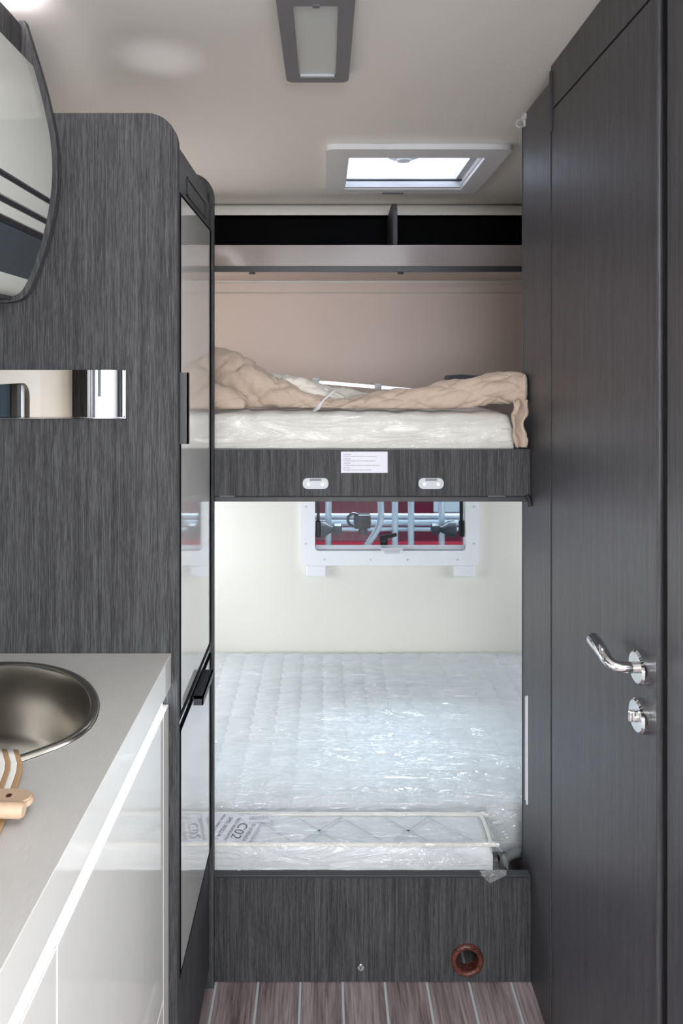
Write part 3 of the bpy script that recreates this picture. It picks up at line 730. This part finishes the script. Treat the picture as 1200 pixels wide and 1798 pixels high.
M['stripe'] = simple('dark_gloss', srgb(44, 44, 48), 0.25)  # dark strips running along the locker door
skin(ZD, zl['a1'], 0, 'door', M['gloss_panel'], yo0, YO-.005)
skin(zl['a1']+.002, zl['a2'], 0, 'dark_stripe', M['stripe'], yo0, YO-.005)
skin(zl['a2']+.001, zl['b1'], 0, 'white_band', M['gloss_panel'], yo0, YO-.005)
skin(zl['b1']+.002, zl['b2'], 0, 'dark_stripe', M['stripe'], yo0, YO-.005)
skin(zl['b2']+.001, zl['c1'], 0, 'white_band', M['gloss_panel'], yo0, YO-.005)
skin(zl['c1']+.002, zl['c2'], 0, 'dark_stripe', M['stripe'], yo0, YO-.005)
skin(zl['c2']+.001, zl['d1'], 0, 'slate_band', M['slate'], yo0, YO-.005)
skin(zl['d1'], 1.45, 0, 'lower_band', M['gloss_panel'], yo0, YO-.005)
obj('cornice', B(-.520, -.5085, yo0, YO-.005, ZD+.004, 1.962, bev=.002), M['wood'], oc)
obj('top_board', B(XL+.003, -.5205, yo0, YO-.005, 1.92, 1.934), M['wood'], oc)
obj('base_board', B(XL+.003, -.525, yo0, YO-.005, 1.500, 1.512), M['wood'], oc)
cl = thing('cornice_light', (-.56, .5, 1.915), 'white strip light glowing between the overhead locker and the ceiling', 'light')
obj('light_tube', B(-.545, -.5225, yo0+.02, YO-.012, 1.935, 1.950, bev=.002), M['led_warm'], cl)

# ------------------------------------------------------------------ upper bunk
XBL = XL+.003
ub = thing('top_bunk_base', (.25, YF, 1.084), 'dark wood grain top bunk board carrying the raised mattress', 'bunk')
fa = obj('fascia', B(XBL, XW-.001, YF, YF+.016, 1.0965, 1.201, bev=.001), M['wood'], ub)
obj('bed_board', boxes((XBL, XW-.003, YF+.016, YE+.005, 1.088, 1.10), (XBL, XR-.003, YE+.005, YB-.03, 1.088, 1.10)), M['wood'], ub)
obj('lower_edge', B(XBL, XW-.003, YF+.001, YF+.018, 1.084, 1.0945, bev=.001), M['edge'], ub)
obj('seam_strip', B(XBL, XW-.002, YF+.003, YF+.016, 1.0946, 1.0965), M['blackgap'], ub)
obj('top_edge', B(XBL, XW-.001, YF-.0005, YF+.017, 1.201, 1.2025), M['edge'], ub)
b = bmesh.new(); tube(b, smooth_path([(XW-.010, YF-.002, 1.10), (XW-.006, YF-.004, 1.089), (XW-.003, YF-.006, 1.075)], 8), [.006]*7+[.003, .002] if False else .005, 8)
obj('rubber_stop', b, M['rubber'], ub, True)
# small pale wear marks along lower seam
for x0, x1 in ((386, 412), (858, 888)): obj('seam_mark', B(P(x0, 0, YF).x, P(x1, 0, YF).x, YF-.0008, YF+.002, 1.0955, 1.0972), M['grey'], ub)
for i, (pa, pb) in enumerate(((532, 577), (735, 779))):
    a = P(pa, 839, YF); c = P(pb, 858, YF)
    b = bmesh.new(); prism(b, rrect(a.x, c.x, c.z, a.z, .0105, 7), 'y', YF-.0055, YF-.0002)
    bmesh.ops.bevel(b, geom=[e for e in b.edges if all(v.co.y < YF-.005 for v in e.verts)], offset=.0015, segments=2, affect='EDGES')
    pl = obj('ladder_socket', b, M['lightgrey'], ub, True, angle=50)
    mx = (a.x+c.x)/2
    obj('slot', B(mx-.013, mx+.013, YF-.0062, YF-.0050, a.z-.0058, a.z-.0012), M['grey'], pl)
    for x in (a.x+.013, c.x-.013):
        b = bmesh.new(); disc(b, (x, YF-.005, (a.z+c.z)/2-.001), .0036, 'y', -.0018, 14); obj('screw', b, M['alu'], pl, True)
a = P(599, 793, YF); c = P(681, 830, YF)
stk = obj('warning_sticker', B(a.x, c.x, YF-.0009, YF-.0002, c.z, a.z), M['paper'], fa)
lines = [('ATTENZIONE', 5.2), ('Non adatto per i bambini al di sotto dei 6 anni senza supervisione', 8.5), ('ATTENTION', 13.0), ('Not suitable for children under 6 years old without supervision', 16.3),
         ('ATTENTION', 20.8), ('Le couchage en hauteur ne convient pas a des enfants de moins de 6 ans', 24.2), ('ACHTUNG', 28.8), ('Nicht geeignet fur Kinder unter 6 Jahren ohne Aufsicht', 32.2)]
tm = text_mesh([(s, 4.2/779, -v/779-.0007, .0038 if s.isupper() else .0037) for s, v in lines], (a.x, YF-.0011, a.z), (1, 0, 0), (0, 0, 1))
for v in tm.verts: v.co.x = a.x+4.2/779+(v.co.x-a.x-4.2/779)*0.76
obj('warning_text', tm, M['ink'], fa)

# mattress helper: rounded slab with fine grid and quilting
def slab(x0, x1, y0, y1, z0, z1, nx, ny, top, r=.02, side=None):
    """closed rounded slab; top(x,y)->dz on top, built as a wrapped grid over the y profile"""
    prof = []
    m = 5
    prof += [(y1, z0, 0)]
    for k in range(m+1): a = PI/2*k/m; prof.append((y1-r+r*math.cos(a), z1-r+r*math.sin(a), .5*k/m))
    for k in range(1, ny): prof.append((y1-r-(y1-y0-2*r)*k/ny, z1, 1))
    for k in range(m+1): a = PI/2*k/m; prof.append((y0+r-r*math.sin(a), z1-r+r*math.cos(a), .5*(1-k/m)))
    for k in range(1, 6): prof.append((y0, z1-r-(z1-r-z0)*k/5, 0))
    b = bmesh.new(); rows = []
    for i in range(nx+1):
        u = i/nx; x = x0+(x1-x0)*u; e = min(x-x0, x1-x); drop = 0
        if e < r: drop = r-math.sqrt(max(0, r*r-(r-e)**2))
        row = []
        for (y, z, w) in prof:
            zz = z-drop*(1 if z > z1-r*1.01 else 0) + (top(x, y)*w if w else 0)
            yy = y
            if side and w == 0 and y == y0: yy -= side(x, z)
            row.append(b.verts.new((x, yy, zz)))
        rows.append(row)
    for i in range(nx):
        for j in range(len(prof)-1): b.faces.new((rows[i][j], rows[i+1][j], rows[i+1][j+1], rows[i][j+1]))
    b.faces.new(rows[0]); b.faces.new(rows[-1][::-1])
    return b
def nz(x, y, z=0, s=1): return noise.noise(Vector((x*s, y*s, z*s)))

um = thing('mattress', (0, 2.0, 1.1005), 'white mattress in clear plastic on the top bunk', 'mattress')
side = lambda x, z: .004*abs(math.sin(PI*(x+.3)/.085))**.5+.0015*nz(x, z, 0, 30)
obj('mattress_cover', slab(XBL+.002, .432, YF+.024, YB-.05, 1.1005, 1.279, 120, 40, lambda x, y: .004*abs(math.sin(PI*x/.085))+.002*nz(x, y, 1, 14), 0.018, side), M['knit_warm'], um, True, angle=70)
def film(name, path, x0, x1, nx, mat, parent, amp, fs, extra=None, nvv=100):
    path = smooth_path([(0, p[0], p[1]) for p in path], 60); nvv = max(nvv, 100); b = bmesh.new()
    def fn(u, v):
        i = v*(len(path)-1); k = min(int(i), len(path)-2); p = path[k].lerp(path[k+1], i-k); x = x0+(x1-x0)*u
        n1 = noise.noise(Vector((x*fs[0], p.y*fs[1], p.z*fs[2]))); n2 = noise.noise(Vector((x*fs[0]*3+5, p.y*fs[1]*3, p.z*fs[2]*3)))
        d = amp*(abs(n1)*1.6+.5*abs(n2))
        q = Vector((x, p.y-d*.4, p.z+d*.8))
        if extra: q = extra(q, u, v)
        return q
    grid(b, nx, nvv, fn); return obj(name, b, mat, parent, True, angle=180)
def up_extra(q, u, v):
    # loose rounded end of the bag at the right
    e = max(0, (u-.94)/.06)
    q.x -= 0; q.y += .012*e*e if q.z > 1.23 else 0; q.z -= .012*e*e*(1 if q.z > 1.25 else 0)
    return q
film('plastic_wrap', [(2.55, 1.290), (2.2, 1.288), (1.8, 1.288), (1.62, 1.287), (1.575, 1.288), (1.557, 1.275), (1.552, 1.25), (1.552, 1.22), (1.5575, 1.2035), (1.561, 1.18), (1.561, 1.12)], XBL+.003, .437, 260, M['film_front'], um, .006, (4, 9, 26), up_extra)

# ---- quilts on top bunk
def fold(name, spine, rad, mat, parent, seed, nu=110, nv=56, amp=.010, quilt=.10, flat_bottom=1.290, cre=.004):
    """puffy folded quilt: rad gives (depth radius, height radius) along the spine"""
    sp_ = smooth_path(spine, nu); n = len(sp_)-1; b = bmesh.new()
    def rad_at(t):
        i = t*(len(rad)-1); k = min(int(i), len(rad)-2); f = i-k; f = f*f*(3-2*f)
        return [rad[k][m]*(1-f)+rad[k+1][m]*f for m in (0, 1)]
    def fn(u, v):
        i = min(int(u*n), n-1); p = sp_[i].lerp(sp_[i+1], u*n-i); t = (sp_[i+1]-sp_[i]).normalized()
        side_ = Vector((0, 0, 1)).cross(t).normalized(); up_ = t.cross(side_)
        ry, rz = rad_at(u); e = min(1, math.sqrt(max(0, min(u, 1-u)/.045+.0005))); ry *= e; rz *= e
        a = 2*PI*v; ca, sa = math.cos(a), math.sin(a)
        s = abs(ca)**.85*(1 if ca > 0 else -1); w = abs(sa)**.85*(1 if sa > 0 else -1)
        q = p+side_*ry*s+up_*rz*w
        nrm = (side_*ca*rz+up_*sa*ry).normalized()
        # crumple folds + stitched seams
        d = noise.noise(q*9+Vector((seed, 0, 0)))*amp*1.1-(1-min(1, 6*abs(noise.noise(Vector((q.x*5+q.z*4, q.y*6, q.z*26-q.x*12+seed))))))**2*amp*.75
        L = u*(sp_[0]-sp_[-1]).length; c = v*.34
        for g in ((L*.9+c), (L*.75-c)):
            m = abs(((g/quilt+.5+seed*.37) % 1)-.5)*quilt
            d -= cre*math.exp(-(m/.0055)**2); d -= .002*math.cos(2*PI*m/quilt)
        d += .003*noise.noise(Vector((q.x*60, q.y*60, q.z*24+seed)))
        q += nrm*d*min(1, e+.1)
        if flat_bottom and q.z < flat_bottom: q.z = flat_bottom+(q.z-flat_bottom)*.06
        q.x = min(q.x, XW-.003) if q.y < YE+.01 else q.x
        return q
    V = grid(b, nu, nv, fn, True)
    bmesh.ops.contextual_create(b, geom=[]) if False else None
    b.faces.new(V[0][::-1]); b.faces.new(V[-1])
    return obj(name, b, mat, parent, True, angle=180)
ql = thing('quilt', (-.2, 1.72, 1.286), 'beige quilt heaped high at the left end of the top bunk', 'quilt')
fold('main_fold', [(-.40, 1.76, 1.375), (-.29, 1.735, 1.368), (-.20, 1.71, 1.345), (-.11, 1.69, 1.318), (-.03, 1.68, 1.298), (.05, 1.68, 1.286)], [(.05, .07), (.05, .072), (.055, .060), (.05, .042), (.04, .026), (.03, .014)], M['beige'], ql, 3.1)
fold('lower_fold', [(-.40, 1.64, 1.315), (-.30, 1.625, 1.318), (-.235, 1.62, 1.310), (-.185, 1.625, 1.300)], [(.035, .04), (.035, .036), (.03, .026), (.02, .014)], M['beige'], ql, 7.7, nu=60, quilt=.14)
fold('lining_fold', [(-.20, 1.84, 1.340), (-.08, 1.84, 1.326), (.02, 1.84, 1.308), (.12, 1.85, 1.298), (.20, 1.85, 1.294)], [(.06, .05), (.06, .036), (.06, .026), (.05, .020), (.04, .014)], M['cream'], ql, 1.9, quilt=.11, amp=.006)
fold('lining_edge', [(-.12, 1.71, 1.352), (-.06, 1.715, 1.335), (.0, 1.72, 1.315), (.05, 1.73, 1.300)], [(.03, .016), (.03, .022), (.03, .02), (.02, .012)], M['cream'], ql, 5.9, nu=60, quilt=.12, amp=.005)
b = bmesh.new()
pa = [P(585, 688, 1.66), P(575, 697, 1.655), P(563, 708, 1.645), P(555, 722, 1.635)]
path = smooth_path(pa, 16)
grid(b, len(path)-1, 2, lambda u, v: path[min(int(u*(len(path)-1)+.5), len(path)-1)]+Vector(((v-.5)*.019, 0, (v-.5)*.010)))
o = obj('white_strap', b, M['white'], ql, True); md = o.modifiers.new('thick', 'SOLIDIFY'); md.thickness = .002

qr = thing('quilt', (.25, 1.65, 1.286), 'beige quilt rolled up at the right end of the top bunk, one corner hanging', 'quilt')
fold('rolled_body', [(-.01, 1.665, 1.288), (.06, 1.66, 1.294), (.14, 1.655, 1.300), (.22, 1.645, 1.306), (.30, 1.63, 1.318), (.37, 1.615, 1.333), (.43, 1.592, 1.338), (.478, 1.580, 1.338)], [(.02, .010), (.035, .022), (.04, .027), (.045, .034), (.048, .038), (.048, .038), (.042, .034), (.034, .028)], M['beige'], qr, 11.3, nu=130, amp=.009)
fold('upper_lap', [(.21, 1.66, 1.308), (.265, 1.655, 1.320), (.325, 1.64, 1.340), (.40, 1.61, 1.358), (.470, 1.585, 1.362)], [(.02, .010), (.03, .017), (.034, .018), (.032, .017), (.024, .014)], M['beige'], qr, 4.4, nu=80, quilt=.12, amp=.007)
# hanging corner
b = bmesh.new()
def hang(u, v):
    z = 1.312-.105*u; wdt = .030-.012*u
    x = .438+(v-.5)*wdt*1.15+.004*math.sin(u*7+1)+.006*nz(u*3, v*2, 5, 1); y = 1.556-.010*math.sin(v*PI*2.5+u*2)-.006*u if z > 1.206 else 1.532-.004*math.sin(v*PI*3)
    y = 1.5480-.010*math.sin(v*PI*2+u*2.2)-.006*math.sin(u*PI)
    return Vector((min(x, XW-.004), y-.004+.010*nz(u*5, v*3, 9, 1), z+.006*nz(u*3, v*4, 2, 1)))
grid(b, 30, 14, hang); o = obj('hanging_corner', b, M['beige'], qr, True); md = o.modifiers.new('thick', 'SOLIDIFY'); md.thickness = .006; md.offset = 0

# aluminium rail lying behind the quilts, folded dark mesh bag
YL = 2.28
rl = thing('bed_guard_rail', P(660, 690, YL), 'thin silver rail lying across the top bunk behind the quilts', 'rail')
b = bmesh.new(); a = P(548, 670, YL); c = P(790, 691, YL)
box(b, -.5, .5, -.006, .006, -.009, .009, bev=.003)
dv = c-a; M4 = Matrix.Translation((a+c)/2) @ dv.to_track_quat('X', 'Z').to_matrix().to_4x4() @ Matrix.Diagonal((dv.length, 1.6, .75, 1))
b.transform(M4); obj('rail_bar', b, M['alu'], rl)
for px, py in ((555, 667), (664, 677), (770, 685)):
    p = P(px, py, YL); b = bmesh.new(); box(b, p.x-.012, p.x+.012, YL-.012, YL+.012, p.z-.012, p.z+.008, bev=.004); obj('rail_bracket', b, M['lightgrey'], rl, True)
b = bmesh.new(); a = P(783, 658, 2.2); c = P(830, 690, 2.2)
box(b, a.x, c.x+.1, 2.16, 2.24, 1.292, a.z, bev=.012); bmesh.ops.subdivide_edges(b, edges=b.edges[:], cuts=3, use_grid_fill=True)
for v in b.verts: v.co += Vector((nz(v.co.x, v.co.z, 1, 20), nz(v.co.y, v.co.x, 2, 20), nz(v.co.z, v.co.x, 3, 20)))*.006
obj('rolled_net', b, simple('grey_mesh_cloth', srgb(72, 74, 80), .85, grain=.2, gscale=400), None, True, 'small folded dark grey safety net behind the right quilt', 'safety net')

# ------------------------------------------------------------------ lower bed
lb = thing('lower_bed_base', (.1, YF, 0), 'dark wood grain lower bed box standing on the floor', 'bed base')
z0, zt = .002, .236
HXc, HZc = P(821, 1685, YF).x, P(821, 1685, YF).z
# front board with a round hole: quads from a circle out to the rectangle
b = bmesh.new(); n = 48; R = .0265; L0 = []; L1 = []
lx0, lx1 = XBL, XW-.001
for i in range(n):
    a = 2*PI*i/n; dx, dz = math.cos(a), math.sin(a); ts = []
    if dx > 1e-6: ts.append((lx1-HXc)/dx)
    if dx < -1e-6: ts.append((lx0-HXc)/dx)
    if dz > 1e-6: ts.append((zt-HZc)/dz)
    if dz < -1e-6: ts.append((z0-HZc)/dz)
    t = min(ts); L0.append([HXc+dx*t, HZc+dz*t]); L1.append((HXc+dx*R, HZc+dz*R))
for cx, cz in ((lx0, z0), (lx0, zt), (lx1, z0), (lx1, zt)):
    free = [q for q in range(n)]; j = min(free, key=lambda q: (math.atan2(cz-HZc, cx-HXc)-2*PI*q/n+PI) % (2*PI)-PI if False else abs(((math.atan2(cz-HZc, cx-HXc)-2*PI*q/n+PI) % (2*PI))-PI)); L0[j] = [cx, cz]
ring_prism(b, [tuple(p) for p in L0], L1, 'y', YF, YF+.016)
lf = obj('front_board', b, M['wood'], lb)
obj('top_edge', B(XBL, XW-.001, YF-.001, YF+.017, zt, .2425, bev=.001), M['edge'], lb)
obj('bed_board', boxes((XBL, .39, YF+.016, 1.69, .205, .215), (XBL, XW+.0-.003, 1.69, YB-.01, .175, .19)), M['wood'], lb)
b = bmesh.new(); torus(b, (HXc, YF-.001, HZc), .0305, .0062, 'y', 40, 12)
tube(b, [(HXc, YF, HZc), (HXc, YF+.02, HZc)], .0262, 40, caps=False); obj('grommet', b, M['ring'], lf, True, angle=60)
b = bmesh.new(); lathe(b, (0, 0, 0), [(.001, 0), (.012, .004), (.018, .010), (.022, .02)], 20)
b.transform(Matrix.Translation((HXc+.002, YF+.05, HZc-.004)) @ Matrix.Rotation(-PI/2.6, 4, 'X')); obj('metal_pipe_end', b, M['chrome'], lb, True)
c = P(634, 1698, YF); b = bmesh.new(); disc(b, (c.x, YF-.0002, c.z), .0075, 'y', -.0022, 24, .0008); sc_ = obj('cam_lock', b, M['chrome'], lf, True)
b = B(c.x-.0012, c.x+.0012, YF-.0030, YF-.0022, c.z-.004, c.z+.004); obj('lock_slot', b, M['charcoal'], lf)

def qtop(x, y):
    xx = x+.006*math.sin(2*PI*y/.055)*(1 if int((x+5)/.0725) % 2 else -1)*0+.007*abs(math.sin(PI*y/.05))
    f = abs(math.sin(PI*xx/.0725)); g = abs(math.sin(PI*(y+.01*math.sin(x*20))/.10))
    return .0065*(f**.45)+.0010*(g**.5)+.0012*nz(x, y, 4, 9)
lm = thing('mattress', (0, 2.15, .1905), 'large white quilted mattress in clear plastic on the lower bed', 'mattress')
obj('mattress_cover', slab(XBL+.002, .80, 1.690, YB-.006, .1905, .292, 460, 300, qtop, .016, lambda x, z: .003*abs(math.sin(PI*x/.085))**.5), M['knit'], lm, True, angle=180)
RG = [(2.33, -.02, .36, .010), (2.28, .10, .42, .006), (2.12, -.20, .25, .007), (2.05, .12, .44, .009), (1.98, .20, .43, .006), (1.90, -.05, .33, .010), (1.885, .10, .50, .007), (1.83, .22, .48, .009), (1.80, -.02, .14, .006), (1.76, .05, .30, .009), (1.745, -.28, -.05, .008)]
def low_extra(q, u, v):
    if q.z < .292: return q
    for y0_, xa, xb, h in RG:
        w_ = max(0, min(1, (q.x-xa)/.06, (xb-q.x)/.06)); 
        if w_ <= 0: continue
        yy = y0_+.012*nz(q.x, y0_, 0, 7)+.004*nz(q.x, y0_, 3, 30)
        q.z += h*w_*math.exp(-((q.y-yy)/.007)**2)*(.6+.8*abs(nz(q.x, y0_, 6, 18)))
    return q
film('plastic_wrap', [(2.615, .300), (2.4, .300), (2.1, .300), (1.85, .300), (1.72, .301), (1.69, .299), (1.682, .285), (1.681, .26), (1.681, .22)], XBL+.003, .802, 420, M['film_top'], lm, .006, (2.2, 10, 10), low_extra, 360)

FX1 = .388
fm = thing('mattress', (0, 1.62, .2155), 'narrow white filler mattress with white piping along the front of the lower bed', 'mattress')
obj('mattress_cover', slab(XBL+.002, FX1-.004, YF+.020, 1.672, .2155, .294, 150, 14, lambda x, y: .002*nz(x, y, 4, 12), .010, lambda x, z: .0025*abs(math.sin(PI*x/.085))**.4), M['knit'], fm, True, angle=70)
zt2 = .2955; b = bmesh.new()
pipe = [(XBL+.01, YF+.024, zt2), (0, YF+.023, zt2), (FX1-.02, YF+.023, zt2), (FX1-.008, YF+.028, zt2), (FX1-.005, YF+.04, zt2), (FX1-.004, 1.64, zt2), (FX1-.008, 1.663, zt2), (FX1-.02, 1.669, zt2), (0, 1.670, zt2), (XBL+.01, 1.670, zt2)]
tube(b, smooth_path(pipe, 140), .0045, 10); obj('piping', b, M['cloth_white'], fm, True)
# printed diamond lines on the filler's ticking
b = bmesh.new()
def ribbon(p, q, w=.0028):
    p, q = Vector(p), Vector(q); d = (q-p); nn = Vector((-d.y, d.x)).normalized()*w
    k = [b.verts.new((v.x, v.y, .2972)) for v in (p-nn, q-nn, q+nn, p+nn)]; b.faces.new(k)
for x in (.04, .25, -.17):
    ribbon((x-.09, 1.575), (x, 1.655)); ribbon((x, 1.655), (x+.09, 1.575))
    ribbon((x-.105, 1.655), (x-.015, 1.575)) if x > -.1 else None
obj('printed_lines', b, simple('pale_green_print', srgb(200, 209, 209), .8), fm)
def fl_extra(q, u, v):
    e = max(0, (u-.965)/.035)
    if e > 0:
        low = max(0, min(1, (.30-q.z)/.06))
        q.x += .012*e*low; q.z -= .004*e*e*(1-low)
    return q
film('plastic_wrap', [(1.676, .24), (1.676, .285), (1.668, .302), (1.63, .304), (1.585, .304), (1.562, .301), (1.5535, .285), (1.5525, .265), (1.5510, .252), (1.549, .246)], XBL+.003, FX1, 260, M['film_fill'], fm, .004, (5, 22, 30), fl_extra)
# bag end at the right with its pointed corner lying over the board edge
b = bmesh.new()
A = [P(866, 1488, 1.560), P(848, 1424, 1.68)]
def bagend(u, v):
    top = Vector((FX1+.000, 1.556+.118*v, .303)); bot = Vector((FX1+.028*(1-v)+.004, 1.548+.118*v, .246-.004*(1-v)))
    q = top.lerp(bot, u); q.x += .006*math.sin(u*PI)*(1+.6*math.sin(v*9))+.004*nz(u, v, 3, 8); return q
grid(b, 24, 24, bagend)
tri = [Vector((.352, 1.5375, .2465)), Vector((FX1+.024, 1.5360, .2485))]
def flap(u, v):
    top = tri[0].lerp(tri[1], v); tip = Vector((.372+.0*v, 1.5345, .228)); q = top.lerp(tip, u*.98); q.z += .0035*math.sin(PI*u)*math.sin(PI*v)*-.4; q.z += .004*u*(1-u)*4*(.5 if v > .5 else -.3)*0; q.y -= .0015*math.sin(v*14)*(1-u)
    if u < .05: q.y += .010; q.z += .002
    return q
grid(b, 10, 14, flap)
obj('bag_corner', b, M['film_bag'], fm, True, angle=180)
# packing labels under the film
def label(cs, name, z=.2985):
    b = bmesh.new(); v = [b.verts.new((c.x, c.y, z)) for c in cs]; b.faces.new(v)
    r = bmesh.ops.extrude_face_region(b, geom=b.faces[:]); 
    for q in r['geom']:
        if isinstance(q, bmesh.types.BMVert): q.co.z += .0005
    return obj(name, b, M['paper'], fm)
def onz(px, py, z=.2985): return P(px, py, F*(CZ-z)/(py-CY))
label([onz(330, 1428), onz(419, 1429), onz(457, 1446), onz(436, 1480), onz(330, 1478)], 'shipping_label')
label([onz(417, 1430, .3), onz(475, 1431, .3), onz(474, 1444, .3), onz(430, 1443, .3)], 'barcode_label', .2998)
o0 = onz(452, 1447); e1 = (onz(434, 1476)-o0).normalized(); e2 = Vector((-e1.y, e1.x, 0))
# reading direction runs towards the front, letter tops towards the right
tm = text_mesh([('SEQUENZA', .002, -.011, .0125), ('C02', .006, -.041, .034), ('ORD10005434795', -.012, -.053, .0115), ('SPEL.002206 1', -.004, -.074, .0140), ('MOD.SERIE 002', -.008, -.092, .0100)], (o0.x, o0.y, .2996), e1, e2)
obj('label_text', tm, M['ink'], fm)
tm = text_mesh([('||||||||||||||', 0, 0, .013), ('10005434795', .0, -.006, .006)], (onz(437, 1438).x, onz(437, 1438).y, .3009), (1, .0, 0), (0, 1, 0))
obj('barcode_text', tm, M['ink_grey'], fm)

# gap right of the filler: black tray stands in for its shade, plus hose
gp = obj('gap_shade_tray', boxes((FX1+.012, XW-.004, YF+.018, 1.68, .14, .145), (FX1+.010, FX1+.013, YF+.018, 1.68, .145, .20)), M['blackpanel'], None, False, 'black sheet standing in for shade between the filler mattress and the dark partition', 'shade sheet')
hp = [P(883, 1540, 1.64), P(884, 1520, 1.64), P(889, 1508, 1.645), P(899, 1500, 1.65), P(912, 1496, 1.655)]
b = bmesh.new(); tube(b, smooth_path(hp, 30), .0105, 12)
obj('hose', b, simple('grey_hose', srgb(128, 132, 132), .5), None, True, 'short curved grey hose in the dark gap beside the filler mattress', 'hose')
